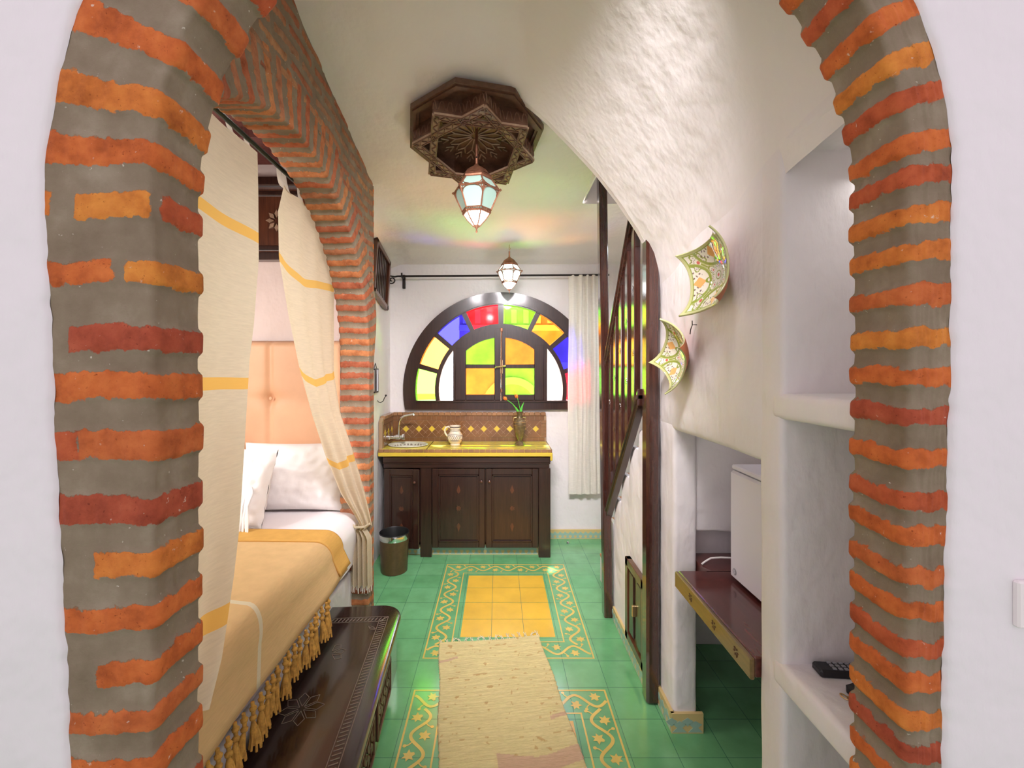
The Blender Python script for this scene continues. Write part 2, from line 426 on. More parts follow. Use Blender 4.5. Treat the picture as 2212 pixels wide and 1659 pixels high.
def brick_arch(name, al, ar, zs, rise, d0, depth, wfun, bricks, mapf, ds, dt, parent=None, prot=.009, back=.05, lim=None):
    A, Z, NX, NZ, S = arch_path(al, ar, zs, rise, ds)
    w = wfun(S, A, Z); r = .010
    nf = max(6, int(w.max()/dt)); U = []; D = []; NF = []; NI = []; T = []
    for k in range(nf):      # front face, from the outer rim to the corner
        f = 1-k/nf; u = r + (w-r)*f; U.append(u); D.append(0*u); NF.append(1); NI.append(0); T.append(-u)
    for k in range(5):
        th = PI/2*k/4; U.append(0*w+r*(1-math.sin(th))); D.append(0*w+r*(1-math.cos(th)))
        NF.append(math.cos(th)); NI.append(math.sin(th)); T.append(0*w+(k/4-.5)*2*r)
    nj = int((depth-2*r)/dt)
    for k in range(1, nj+1):
        d = r+(depth-2*r)*k/nj; U.append(0*w); D.append(0*w+d); NF.append(0); NI.append(1); T.append(0*w+d)
    for k in range(1, 5):
        th = PI/2*k/4; U.append(0*w+r*(1-math.cos(th))); D.append(0*w+depth-r+r*math.sin(th))
        NF.append(-math.sin(th)); NI.append(math.cos(th)); T.append(0*w+depth-r+r*k/2)
    for k in range(1, 4):
        U.append(0*w+r+back*k/3); D.append(0*w+depth); NF.append(-1); NI.append(0); T.append(0*w+depth+r+back*k/3)
    U, D, T = (np.stack(x, 1) for x in (U, D, T)); NF = np.array(NF); NI = np.array(NI)
    Sg = np.repeat(S[:, None], U.shape[1], 1)
    # slow wobble so that courses are not ruler straight
    wob = np.array([[mn.noise(Vector((s*2.3, t*9, 1.7+al))) for t in np.linspace(-.2, .2, U.shape[1])] for s in S])*.009
    sd, col = sdf_of(Sg+wob, T, bricks)
    h = prot*sstep(sd, -.009, .006)
    rough = np.array([[mn.noise(Vector((s*14, k*.35, 5.1+al))) for k in range(U.shape[1])] for s in S])*.003
    h = h*(1-.6*np.maximum(NF, 0))*np.where(NF > .9, sstep(w[:, None]-U, .0, .02), 1)
    h = h + rough
    a = A[:, None] + NX[:, None]*(U - NI*h); z = Z[:, None] + NZ[:, None]*(U - NI*h); d = d0 + D - NF*h
    if lim is not None: a = np.maximum(a, lim)
    P = mapf(a, d, z)
    o = np_grid(name, P, 'brick', parent); fattr(o, 'sdf', sd); cattr(o, 'bcol', col.reshape(-1, 3)); return o, (A, Z, NX, NZ, S, w)

Y1, TH = .80, .13
k = .8/FPX
XL, XR, ZS, RI = -.637, .755, 1.98, .69
total = None
A_, Z_, _, _, S_ = arch_path(XL, XR, ZS, RI, .005); total = S_[-1]
bl = []
def zy(y): return H-(y-793)*k
R_ = lambda i: BR[i]
for (ya, yb, segs) in [
    (305,358,[(-.21,.16,R_(0))]), (413,468,[(-.21,-.185,R_(1)),(-.140,-.002,R_(5)),(.02,.16,R_(2))]), (560,611,[(-.20,-.070,R_(0)),(-.047,.16,R_(5))]),
    (705,759,[(-.150,.16,R_(3))]), (806,865,[(-.21,.16,R_(0))]), (931,995,[(-.19,-.13,R_(2)),(-.135,.16,R_(4))]),
    (1070,1133,[(-.20,.16,R_(3))]), (1191,1247,[(-.105,.16,R_(1))]), (1309,1363,[(-.185,.16,R_(0))]),
    (1425,1479,[(-.10,.16,R_(0))]), (1535,1582,[(-.17,.16,R_(4))]), (1635,1690,[(-.15,.16,R_(0))])]:
    for t0, t1, c in segs: bl.append((zy(yb), zy(ya), t0, t1, c))
z = zy(1690)-.11
while z > .05: bl.append((z, z+.048, -.17, .16, random.choice(BR))); z -= .105
s = ZS+.135
for i, g in enumerate([.0, .105, .11, .1, .1, .1, .1, .1, .1, .1]):
    s += g; bl.append((s-.024, s+.024, -.21+.02*(i % 2), .16, [R_(1), R_(0), R_(4), R_(2), R_(0)][i % 5]))
smid = s
s = None
rz = [138,213,306,377,459,542,636,730,813,897,991,1081,1157,1245,1322,1403,1477,1558,1629,1710,1790]
rc = [5,2,0,2,1,1,4,5,0,3,0,2,0,4,0,2,0,1,3,0,1]
for y, c in zip(rz, rc):
    zc = zy(y)
    if zc <= ZS: s = total-zc
    else: s = total-ZS-math.asin(min(1, (zc-ZS)/.69))*.69*1.0
    bl.append((s-.0175, s+.0175, -.115, .16, BR[c]))
    if y == 138: stop = s
s = stop-.078; i = 0
while s > smid+.08:
    bl.append((s-.018, s+.018, -.125, .16, BR[[0,2,0,5,4,1][i % 6]])); s -= .08; i += 1
z = zy(1790)-.08
while z > .04: s = total-z; bl.append((s-.0175, s+.0175, -.115, .16, random.choice(BR))); z -= .08
def wf(S, A, Z):
    f = sstep(S/total, .36, .58); base = .195*(1-f)+.083*f
    left = (S/total < .4); low = np.clip((1.9-Z)/1.0, 0, 1.5)
    base = base - np.where(left, .045*low, .0) - np.where(S/total > .6, .026*low, 0)
    return base
front, FP = brick_arch('trim_1', XL, XR, ZS, RI, Y1, TH, wf, bl, lambda a, d, z: np.stack([a, d, z], -1), .005, .0055)
struct(front, 'near brick arch of red bricks in thick grey mortar')

# white plastered wall around the near arch (ragged plaster edge lapping over the bricks)
A, Z, NX, NZ, S, w = FP
fr = [0, .004, .012, .03, .07, .13, .2, .3, .45, .7, 1.1, 1.8, 2.6]
wob = np.array([mn.noise(Vector((s*5, 3.3, 0)))*.007 + mn.noise(Vector((s*38, 7.3, 0)))*.0035 for s in S])
cols = []
for j, u in enumerate(fr):
    dd = (0.0 if j == 0 else (-.006 if j == 1 else -.009))
    uu = w + wob + u - .004
    cols.append(np.stack([A+NX*uu, Y1+dd+0*A, Z+NZ*uu], -1))
P = np.stack(cols, 1)
wallf = struct(np_grid('wall_front', P, 'plaster_front'), 'white lime plastered wall around the near brick arch')
# rear skin of that wall, seen from inside
mb = MB()
o2 = np_grid('wall_front_inner', np.stack([np.stack([A+NX*u, Y1+TH-.004+0*A, Z+NZ*u], -1) for u in (.02, .2, .6, 1.2, 2.6)], 1), 'plaster', wallf, flip=True)

# left: brick wall with the bedroom arch, face at X = -0.82
XF, TW = -.82, .18
YC, ZC, RB = 1.81, 1.64, .95
A_, Z_, _, _, S_ = arch_path(YC-RB, YC+RB, ZC, RB, .008); tot2 = S_[-1]
bl2 = []; s = .04; i = 0
while s < tot2-.04:
    b = random.choice([(.52,.18,.07), (.48,.135,.06), (.42,.12,.06), (.54,.205,.08), (.46,.18,.09)])
    hh = .0165+random.random()*.003; far = -.095 if s > tot2-ZC else -.20
    if s < ZC: far = -.05
    bl2.append((s-hh, s+hh, far-random.random()*.02, .185, b)); s += .0715; i += 1
def wf2(S, A, Z):
    arc = sstep(S, ZC-.05, ZC+.35)*(1-sstep(S, tot2-ZC-.35, tot2-ZC+.02))
    return .10 + .125*arc
ring, FP2 = brick_arch('trim_2', YC-RB, YC+RB, ZC, RB, 0, TW, wf2, bl2, lambda a, d, z: np.stack([XF-d, a, z], -1), .008, .010, prot=.008, back=.1, lim=.915)
struct(ring, 'brick arch into the bedroom with rows of thin orange bricks')
ys = np.arange(.93, 2.862, .012); zs = np.arange(0, 3.24, .012)
Yg, Zg = np.meshgrid(ys, zs, indexing='ij'); rows = []
zc = .05; r = 0
while zc < 3.3:
    y = .8 + (r % 2)*.11
    while y < 2.95:
        b = random.choice([(.42,.175,.085), (.38,.135,.07), (.46,.22,.105), (.36,.18,.10)])
        rows.append((y, y+.20, zc-.016, zc+.016, b)); y += .23
    zc += .066; r += 1
sd, col = sdf_of(Yg + .01*np.sin(Zg*9), Zg + .012*np.sin(Yg*5+1.3) + .006*np.sin(Yg*17), rows)
hh = .006*sstep(sd, -.008, .006)
P = np.stack([XF-.003+hh, Yg, Zg], -1)
ym, zm = (Yg[:-1,:-1]+.006), (Zg[:-1,:-1]+.006)
keep = ~(((np.hypot(ym-YC, zm-ZC) < RB+.13) & (zm > ZC)) | ((np.abs(ym-YC) < RB+.04) & (zm <= ZC)))
keep &= ~((np.hypot(ym-YC, zm-ZC) < RB+.03))
wl = np_grid('wall_left', P, 'brick', flip=False, keep=keep); fattr(wl, 'sdf', sd); cattr(wl, 'bcol', col.reshape(-1, 3))
struct(wl, 'tall brick wall face around the bedroom arch')
# far end of that wall (returns to the plain wall)
ys2 = np.arange(0, .212, .012); Xg, Zg = np.meshgrid(ys2, zs, indexing='ij')
sd, col = sdf_of(Xg+.05, Zg, [(-.02, .25, zc_, zc_+.034, random.choice(BR)) for zc_ in np.arange(.05, 3.2, .0715)])
e = np_grid('wall_left_end', np.stack([XF-Xg, 2.858+.006*sstep(sd, -.008, .006), Zg], -1), 'brick', wl); fattr(e, 'sdf', sd); cattr(e, 'bcol', col.reshape(-1, 3))

# ------------------------------------------------------------------ floor
mb = MB(); mb.add([(-2.7,-1.5,0),(1.75,-1.5,0),(1.75,4.3,0),(-2.7,4.3,0)], [(0,1,2,3)])
floor = struct(mb.build('floor', 'floor'), 'green tiled floor with yellow patterned tile carpets')
def leaf(mb, x, y, ang, sc, z):
    pts = [(1.0,0),(.52,.20),(.62,.62),(.18,.42),(-.20,.82),(-.22,.30),(-.62,.16),(-.62,-.16),(-.22,-.30),(-.20,-.82),(.18,-.42),(.62,-.62),(.52,-.20)]
    ca, sa = math.cos(ang), math.sin(ang)
    vs = [(x,y,z)]+[(x+sc*(p*ca-q*sa), y+sc*(p*sa+q*ca), z) for p, q in pts]; n = len(pts)
    mb.add(vs, [(0, i+1, (i+1) % n+1) for i in range(n)])
def disc(mb, x, y, r, z, n=10): mb.add([(x+r*math.cos(2*PI*i/n), y+r*math.sin(2*PI*i/n), z) for i in range(n)], [tuple(range(n))])
def ribbon(mb, pts, w, z):
    vs = []
    for i, p in enumerate(pts):
        a = pts[max(0, i-1)]; b = pts[min(len(pts)-1, i+1)]; d = math.hypot(b[0]-a[0], b[1]-a[1]) or 1
        nx, ny = -(b[1]-a[1])/d, (b[0]-a[0])/d; ww = w[i] if isinstance(w, list) else w
        vs += [(p[0]+nx*ww/2, p[1]+ny*ww/2, z), (p[0]-nx*ww/2, p[1]-ny*ww/2, z)]
    mb.add(vs, [(2*i, 2*i+1, 2*i+3, 2*i+2) for i in range(len(pts)-1)])
def carpet(y0, nrow):
    X0, X1 = -.444, .556; Y0, Y1c = y0, y0+.2*(nrow+2); zi = .0012
    mb = MB()
    def rect(i, w):
        a0, b0, a1, b1 = X0+i, Y0+i, X1-i, Y1c-i
        for q in ([(a0,b0),(a1,b0),(a1,b0+w),(a0,b0+w)], [(a0,b1-w),(a1,b1-w),(a1,b1),(a0,b1)], [(a0,b0+w),(a0+w,b0+w),(a0+w,b1-w),(a0,b1-w)], [(a1-w,b0+w),(a1,b0+w),(a1,b1-w),(a1-w,b1-w)]):
            mb.add([(x, y, zi) for x, y in q], [(0,1,2,3)])
    rect(.017, .009); rect(.163, .008); 
    # wandering vine with leaves and tendrils along each side
    def side(ox, oy, dx, dy, Ln):
        nx, ny = -dy, dx; n = int(Ln/.006); am = .036; c0 = .091; per = .2
        f = lambda t: c0+am*math.sin(2*PI*t/per)
        pts = [(ox+dx*t+nx*f(t), oy+dy*t+ny*f(t)) for t in [Ln*i/n for i in range(n+1)]]
        ribbon(mb, pts, .015, zi+.0002)
        q = per/4; kk = 0; t = q
        while t < Ln-.02:
            sg = 1 if kk % 2 == 0 else -1
            # leaf fills the bay opposite to the crest
            lx, ly = ox+dx*t+nx*(c0-sg*.022), oy+dy*t+ny*(c0-sg*.022)
            leaf(mb, lx, ly, math.atan2(-sg*ny+dy*.5, -sg*nx+dx*.5), .036, zi+.0004)
            st = t+per*.16; px, py = ox+dx*st+nx*(f(st)), oy+dy*st+ny*f(st)
            ex, ey = ox+dx*(t+.055)+nx*(c0+sg*.052), oy+dy*(t+.055)+ny*(c0+sg*.052)
            ribbon(mb, [(px, py), ((px+ex)/2+dx*.006, (py+ey)/2+dy*.006), (ex, ey)], .006, zi+.0003); disc(mb, ex, ey, .0085, zi+.0005)
            t += per/2; kk += 1
    W = X1-X0; Hh = Y1c-Y0
    side(X0+.03, Y0, 1, 0, W-.06); side(X1, Y0+.14, 0, 1, Hh-.28); side(X1-.03, Y1c, -1, 0, W-.06); side(X0, Y1c-.14, 0, -1, Hh-.28)
    o = mb.build('floor_vine_border', 'inlay', floor, smooth=0)
    mb = MB()
    for i in range(3):
        for j in range(nrow):
            a, b = X0+.2+.2*i, Y0+.2+.2*j; e = .0012; lo = .012
            x0 = a+(lo if i == 0 else e); x1 = a+.2-(lo if i == 2 else e); yy0 = b+(lo if j == 0 else e); yy1 = b+.2-(lo if j == nrow-1 else e)
            mb.add([(x0,yy0,zi),(x1,yy0,zi),(x1,yy1,zi),(x0,yy1,zi)], [(0,1,2,3)])
    mb.build('floor_yellow_tiles', 'panel', floor, smooth=0)
carpet(2.421, 4); carpet(1.021, 4)

# ------------------------------------------------------------------ ceiling
cy = [0.5, .93, 1.4, 1.778, 2.02, 2.367, 2.68, 2.86, 3.3, 3.8, 4.05, 4.14, 4.18]
cz = [3.28, 3.26, 3.19, 3.09, 3.015, 2.945, 2.86, 2.81, 2.755, 2.705, 2.67, 2.63, 2.56]
ZC_ = lambda y: np.interp(y, cy, cz)
def smoothed(y): return (ZC_(y-.12)+ZC_(y)+ZC_(y+.12)+ZC_(y-.24)+ZC_(y+.24))/5 if np.isscalar(y) else sum(ZC_(y+d) for d in (-.24,-.12,0,.12,.24))/5
def drop(x): return np.interp(x, [-.15, 0, .10, .233, .36, .48, .6, .70, .75, .785, .80], [0, .008, .04, .15, .28, .41, .565, .72, .82, .95, 1.1])
def rippled(P, amp=.004, f=3.2):
    sh = P.shape; Q = P.reshape(-1, 3)
    n = np.array([mn.noise(Vector((p[0]*f*.7, p[1]*f*1.6, p[2]*f))) for p in Q])*amp + np.array([mn.noise(Vector((p[0]*9, p[1]*26, 3)))for p in Q])*amp*.35
    Q = Q.copy(); Q[:, 2] += n; return Q.reshape(sh)
xs = np.concatenate([np.arange(-.86, 0, .04), np.arange(0, .6, .025), np.linspace(.6, .795, 14)]); ys = np.arange(.86, 2.131, .03); ys[-1] = 2.13
Xg, Yg = np.meshgrid(xs, ys, indexing='ij'); Zg = smoothed(Yg)-drop(Xg)
near = np_grid('ceiling', rippled(np.stack([Xg, Yg, Zg], -1)), 'plaster_ceiling', flip=True); struct(near, 'white plaster ceiling curving down into the right wall')
xs = np.arange(-1.1, 1.66, .04); xs = np.unique(np.round(np.append(xs, .59), 3)); ys = np.unique(np.round(np.append(np.arange(2.13, 4.2, .03), 3.06), 3))
Xg, Yg = np.meshgrid(xs, ys, indexing='ij'); Zg = smoothed(Yg)
Zg = Zg + .06*sstep(Xg, -.6, -1.1)*0 - .05*sstep(-Xg, .9, 1.08)
kp = ~((Xg[:-1,:-1] > .585) & (Yg[:-1,:-1] < 3.055))
np_grid('ceiling_far', rippled(np.stack([Xg, Yg, Zg], -1)), 'plaster_ceiling', near, flip=True, keep=kp)
mb = MB()   # stair well above the ceiling and the rear of the curved haunch
zz = [(x, float(smoothed(2.13)-drop(x))) for x in np.linspace(-.15, .785, 20)]
mb.prism([(a, b+.004) for a, b in zz]+[(.785, 3.6), (-.15, 3.6)], 2.132, 2.17, 'y')
mb.box((.59, 2.17, 2.80), (.60, 3.06, 3.9)); mb.box((.59, 3.06, 2.78), (1.66, 3.10, 3.9)); mb.box((-1.1, 2.1, 3.9), (1.7, 3.2, 3.94))
mb.box((1.64, 2.1, 2.7), (1.68, 3.1, 3.9)); mb.box((.785, 2.13, 2.2), (1.66, 2.17, 3.9))
mb.box((-1.1, .9, 3.36), (1.7, 2.15, 3.40))
mb.build('ceiling_stair_well', 'plaster_ceiling', near)

# ------------------------------------------------------------------ right wall: pier, niche, shelved recess
mb = MB()
XW = .785
mb.rbox((XW, 1.955, 0), (.893, 2.13, 1.40), .02, mat=0)                 # pier
mb.rbox((XW, 1.27, 1.35), (.93, 2.13, 2.30), .025, amp=.005)           # wall over the fridge niche
mb.rbox((XW, 1.205, 0), (1.35, 1.315, 2.30), .018, amp=.004)           # post of wall between niche and recess
mb.rbox((.86, 1.975, .885), (1.62, 2.15, 2.3), .012, amp=.012, fr=9)    # rough wall behind the niche
mb.rbox((.86, 2.06, .70), (1.62, 2.15, .95), .01)
mb.rbox((1.50, .93, 0), (1.62, 2.15, 2.3), .01)
mb.rbox((1.50, 2.1, 0), (1.62, 2.60, .57), .01); mb.rbox((.80, 2.56, 0), (1.62, 2.60, .57), .01)
mb.box((.80, 2.05, .55), (1.5, 2.60, .575)); mb.box((.895, 2.05, .55), (1.5, 2.13, .69))
mb.rbox((XW, .925, 2.235), (1.35, 1.28, 2.45), .02, amp=.004)           # lintel of the recess
mb.rbox((1.12, .925, 0), (1.35, 1.28, 2.4), .02)                       # recess back
mb.rbox((XW-.004, .925, 1.487), (1.20, 1.25, 1.560), .018, amp=.004)    # upper shelf
mb.rbox((XW-.004, .925, .735), (1.20, 1.25, .808), .018, amp=.004)      # lower shelf
mb.rbox((XW, .87, 0), (1.35, .935, 2.4), .008, amp=0)
struct(mb.build('wall_right', 'plaster', smooth=50), 'white plaster wall with fridge niche and shelved recess')
# plain walls
mb = MB()
def wallgrid(p0, u, v, nu, nv, amp=.004):
    p0, u, v = map(Vector, (p0, u, v)); n = u.cross(v).normalized(); P = []
    for i in range(nu+1):
        row = []
        for j in range(nv+1):
            p = p0+u*(i/nu)+v*(j/nv); row.append(p+n*(mn.noise(p*3.1)*amp))
        P.append(row)
    return P
mb.grid(wallgrid((-1.035, 2.85, 0), (0, 1.36, 0), (0, 0, 2.95), 40, 80, .006))
struct(mb.build('wall_left_far', 'plaster'), 'white plaster wall beside the kitchen counter')
mb = MB(); mb.grid(wallgrid((1.62, 2.1, 0), (0, 2.1, 0), (0, 0, 3.0), 40, 60)); struct(mb.build('wall_stair', 'plaster'), 'white wall at the far side of the stairs')
# back wall with a round-headed window hole
WX, WY, WZ = .022, 4.155, 1.417
xs = np.arange(-1.09, 1.66, .02); zs = np.arange(0, 2.86, .02); Xg, Zg = np.meshgrid(xs, zs, indexing='ij')
xm, zm = Xg[:-1,:-1]+.01-WX, Zg[:-1,:-1]+.01-WZ
kp = ~((np.hypot(xm, zm) < .872) & (zm > -.135))
Yg = WY+.005 + .006*np.array([[mn.noise(Vector((x*3, 0, z*3))) for z in zs] for x in xs])
wb = struct(np_grid('wall_back', np.stack([Xg, Yg, Zg], -1), 'plaster', flip=True, keep=kp), 'white back wall around the stained glass window')
mb = MB(); mb.arcslab(WX, WZ, .88, .90, -9.5, 189.5, WY+.01, WY+.20, 60); mb.box((WX-.88, WY+.01, WZ-.17), (WX+.88, WY+.20, WZ-.14))
mb.build('window_reveal', 'plaster', wb)
# skirting tiles
def skirt(mb, p, d, n, Ln, h=.088, th=.014, pale=False):
    p, d, n = Vector(p), Vector(d), Vector(n); k_ = int(round(Ln/.10)) or 1; st = Ln/k_
    X = Matrix(((d.x, n.x, 0, p.x), (d.y, n.y, 0, p.y), (0, 0, 1, p.z), (0, 0, 0, 1)))
    mb.box((0, 0, 0), (Ln, th, h), 2 if pale else 0, X)
    for i in range(k_):
        for q in (.25, .75):
            c = (i+q)*st; w_ = st*.23
            poly = [(c-w_, .006), (c-w_*.35, h*.30), (c-w_*.9, h*.46), (c, h*.64), (c+w_*.9, h*.46), (c+w_*.35, h*.30), (c+w_, .006)]
            mb.prism(poly, th, th+.0012, 'y', 1, X)
            c2 = c+st*.25; poly = [(c2-w_*.8, h*.62), (c2, h*.36), (c2+w_*.8, h*.62), (c2, h*.80)]
            mb.prism(poly, th, th+.0012, 'y', 1, X)
mb = MB(); skirt(mb, (.893+.02, 1.955, 0), (-1,0,0), (0,-1,0), .142); skirt(mb, (XW, 1.945, 0), (0,1,0), (-1,0,0), .20)
struct(mb.build('baseboard_right', ['base_tile', 'base_blue', 'base_pale'], smooth=0), 'patterned tile skirting round the white pier')
mb = MB(); skirt(mb, (1.6, WY, 0), (-1,0,0), (0,-1,0), 1.16, pale=True)
struct(mb.build('baseboard_back', ['base_tile', 'base_blue', 'base_tile'], smooth=0), 'ochre tile skirting on the back wall')

# bedroom shell
mb = MB(); mb.grid(wallgrid((-2.7, 3.02, 0), (1.70, 0, 0), (0, 0, 3.1), 60, 90, .012)); struct(mb.build('wall_bedroom_far', 'plaster_pink'), 'pinkish white bedroom wall behind the headboard')
mb = MB(); mb.grid(wallgrid((-2.65, .9, 0), (0, 2.15, 0), (0, 0, 3.1), 20, 20)); struct(mb.build('wall_bedroom_left', 'plaster_pink'))
mb = MB(); mb.box((-2.7, .9, 3.05), (-1.0, 3.05, 3.09))
for i in range(8): mb.box((-2.6, .95+i*.27, 2.99), (-1.0, 1.03+i*.27, 3.05))
struct(mb.build('ceiling_bedroom', wood('dark_red_ceiling_wood', (.10,.03,.03), (.2,.07,.06), rough=.5, coat=.1)), 'dark red wooden bedroom ceiling')
# wood panel high on the bedroom wall
t = thing('carved_wood_panel', 'dark carved wooden panel high on the pink bedroom wall', 'wall panel', (-1.55, 3.018, 2.36))
mb = MB(); mb.box((-.36, -.045, 0), (.36, 0, .56), bev=.006); mb.build('backing_board', 'wood_mid', t)
mb = MB()
for z0, z1, d in ((0,.05,.075),(.07,.10,.06),(.44,.47,.06),(.50,.56,.08)): mb.box((-.37, -d, z0), (.37, -.03, z1), bev=.006)
mb.build('moulding', 'wood', t)
for cx in (-.2, .04):
    mb = MB()
    for a in range(8):
        th = a*PI/4; mb.prism([(cx+.02*math.cos(th), .27+.02*math.sin(th)), (cx+.05*math.cos(th+.3), .27+.05*math.sin(th+.3)), (cx+.075*math.cos(th), .27+.075*math.sin(th)), (cx+.05*math.cos(th-.3), .27+.05*math.sin(th-.3))], -.056, -.044, 'y')
    mb.build('carved_rosette', 'carved_lite', t)

# ------------------------------------------------------------------ window
win = thing('window_1', 'half-round window of coloured glass in a dark wooden frame', 'window', (WX, WY, WZ)); win['kind'] = 'structure'
del win['category']
yF, yB = -.035, .03
mb = MB(); mb.arcslab(0, 0, .806, .924, -11.4, 191.4, yF-.01, yB, 70); mb.box((-.906, yF-.0125, -.186), (.906, yB+.002, -.10), bev=.004); mb.box((-.80, yF-.03, -.115), (.80, yF, -.098), bev=.003)
mb.arcslab(0, 0, .815, .845, -11, 191, yF-.018, yF-.008, 70)
mb.build('outer_frame', 'wood', win)
mb = MB(); mb.arcslab(0, 0, .587, .625, -10, 190, yF, yB, 50)
for a in (16.2, 40.3, 64.2, 90, 115.8, 139.7, 163.8):
    r = math.radians(a); dx, dz = -math.cos(r), math.sin(r); px, pz = -dz, dx; w_ = .021 if a != 90 else .024
    mb.prism([(dx*.61+px*w_, dz*.61+pz*w_), (dx*.82+px*w_*1.15, dz*.82+pz*w_*1.15), (dx*.82-px*w_*1.15, dz*.82-pz*w_*1.15), (dx*.61-px*w_, dz*.61-pz*w_)], yF+.002, yB-.002, 'y')
mb.build('fanlight_bars', 'wood', win)
def pane(poly, glass, label=None):
    mb = MB(); mb.prism(poly, .0, .005, 'y'); o = mb.build('pane', 'glass_'+glass, win, smooth=0); o['label'] = label or glass+' glass pane'; return o
def sector(r0, r1, a0, a1, zmin=-.10):
    P_ = []
    for i in range(9): a = math.radians(a0+(a1-a0)*i/8); P_.append((-r1*math.cos(a), max(zmin, r1*math.sin(a))))
    for i in range(9): a = math.radians(a1+(a0-a1)*i/8); P_.append((-r0*math.cos(a), max(zmin, r0*math.sin(a))))
    return P_
for (a0, a1, g) in ((-9, 16, 'green'), (16.4, 40, 'orange'), (40.6, 64, 'blue'), (64.4, 89.6, 'red'), (90.4, 115.6, 'green'), (116, 139.4, 'orange'), (140, 163.4, 'blue'), (164, 189, 'red')):
    pane(sector(.61, .815, a0, a1), g)
lens = [(-.435, -.10)]+[(-.59*math.cos(math.radians(a)), .59*math.sin(math.radians(a))) for a in np.linspace(-9.7, 42.3, 14)]
pane(lens, 'clear', 'clear bright glass pane'); pane([(-x, z_) for x, z_ in lens], 'clear', 'clear bright glass pane')
# casements
def casement(x0, x1, px0, px1, gl_top, gl_bot, nm):
    c = MB(); zt = lambda x, R: math.sqrt(max(0, R*R-x*x))
    c.box((x0, yF-.012, -.098), (px0, yB-.004, zt(max(abs(x0), abs(px0)), .588)), bev=.004)
    c.box((px1, yF-.012, -.098), (x1, yB-.004, zt(max(abs(x1), abs(px1)), .588)), bev=.004)
    c.box((px0-.002, yF-.012, -.098), (px1+.002, yB-.004, -.043), bev=.004); c.box((px0-.002, yF-.012, .204), (px1+.002, yB-.004, .242), bev=.004)
    n = 12; X_ = [x0+(x1-x0)*i/n for i in range(n+1)]
    c.prism([(x, zt(x, .495)) for x in X_]+[(x, zt(x, .588)) for x in X_[::-1]], yF-.011, yB-.005, 'y')
    f = c.build('casement', 'wood', win)
    for poly, g in (([(px0-.004, -.045), (px1+.004, -.045), (px1+.004, .206), (px0-.004, .206)], gl_bot), ([(px0-.004, .240), (px1+.004, .240)]+[(x, zt(x, .50)) for x in np.linspace(px1+.004, px0-.004, 10)], gl_top)):
        m_ = MB(); m_.prism(poly, .0, .005, 'y'); p_ = m_.build('casement_pane', 'glass_'+g, f, smooth=0); p_['label'] = g+' glass pane'
casement(-.432, -.001, -.33, -.061, 'green', 'orange', 'l'); casement(.001, .405, .043, .315, 'orange', 'green', 'r')
mb = MB(); mb.box((.315+.085, yF-.004, -.098), (.437, yB-.004, .44))
mb.box((-.452, yF-.004, -.098), (-.43, yB-.004, .40)); mb.build('side_mullion', 'wood', win)
mb = MB(); mb.tube([(.006, yF-.028, .555), (.006, yF-.028, .05)], .0055, 8); mb.box((-.006, yF-.03, .55), (.018, yF-.01, .585), bev=.003); mb.box((-.004, yF-.03, -.02), (.014, yF-.01, .01), bev=.003)
mb.build('espagnolette_rod', 'copper', win)
mb = MB(); mb.box((-.006, yF-.024, .155), (.018, yF-.011, .285), bev=.005); mb.tube([(.006, yF-.02, .22), (.006, yF-.055, .22)], .007, 8); mb.tube([(.045, yF-.055, .232), (.006, yF-.055, .222), (-.045, yF-.055, .214), (-.055, yF-.05, .205)], [.006,.009,.006,.006], 8)
mb.build('window_handle', 'brass', win)

# the courtyard the panes look on to
b1 = thing('courtyard_building', 'sunlit terracotta building seen through the coloured panes', 'building', (2.0, 8.0, 0))
mb = MB(); mb.box((-2.72, 0, 0), (-1.18, .3, 2.75)); mb.box((-1.18, 0, 1.72), (2.5, .3, 2.75))
mb.build('facade', 'ext_brick', b1)
mb = MB(); mb.box((-1.18, .0, 0), (2.5, .3, 1.72)); mb.build('white_pane_backing', 'ext_white', b1)  # white wall added so the clear right-hand pane looks bright
mb = MB(); mb.arcslab(-1.75, .9, .42, .55, 0, 180, -.05, .01, 24); mb.box((-2.30, -.05, 0), (-2.17, .01, .9)); mb.box((-1.33, -.05, 0), (-1.20, .01, .9)); mb.box((-2.72, -.08, 2.3), (2.5, .0, 2.4)); 
for i in range(24): mb.box((-2.65+i*.22, -.06, 2.43), (-2.55+i*.22, .0, 2.68))
mb.build('facade_trim', 'ext_white', b1)
mb = MB(); mb.box((-1.9, 0, 0), (1.5, .2, 1.20)); w2 = mb.build('courtyard_wall', 'ext_white'); w2.location = (-2.4, 7.0, 0); tag(w2, 'low white courtyard wall outside the window', 'wall')
mb = MB(); mb.add([(-6,4.4,-.2),(6,4.4,-.2),(6,12,-.2),(-6,12,-.2)], [(0,1,2,3)]); struct(mb.build('floor_courtyard', 'ext_white'), 'pale courtyard paving')

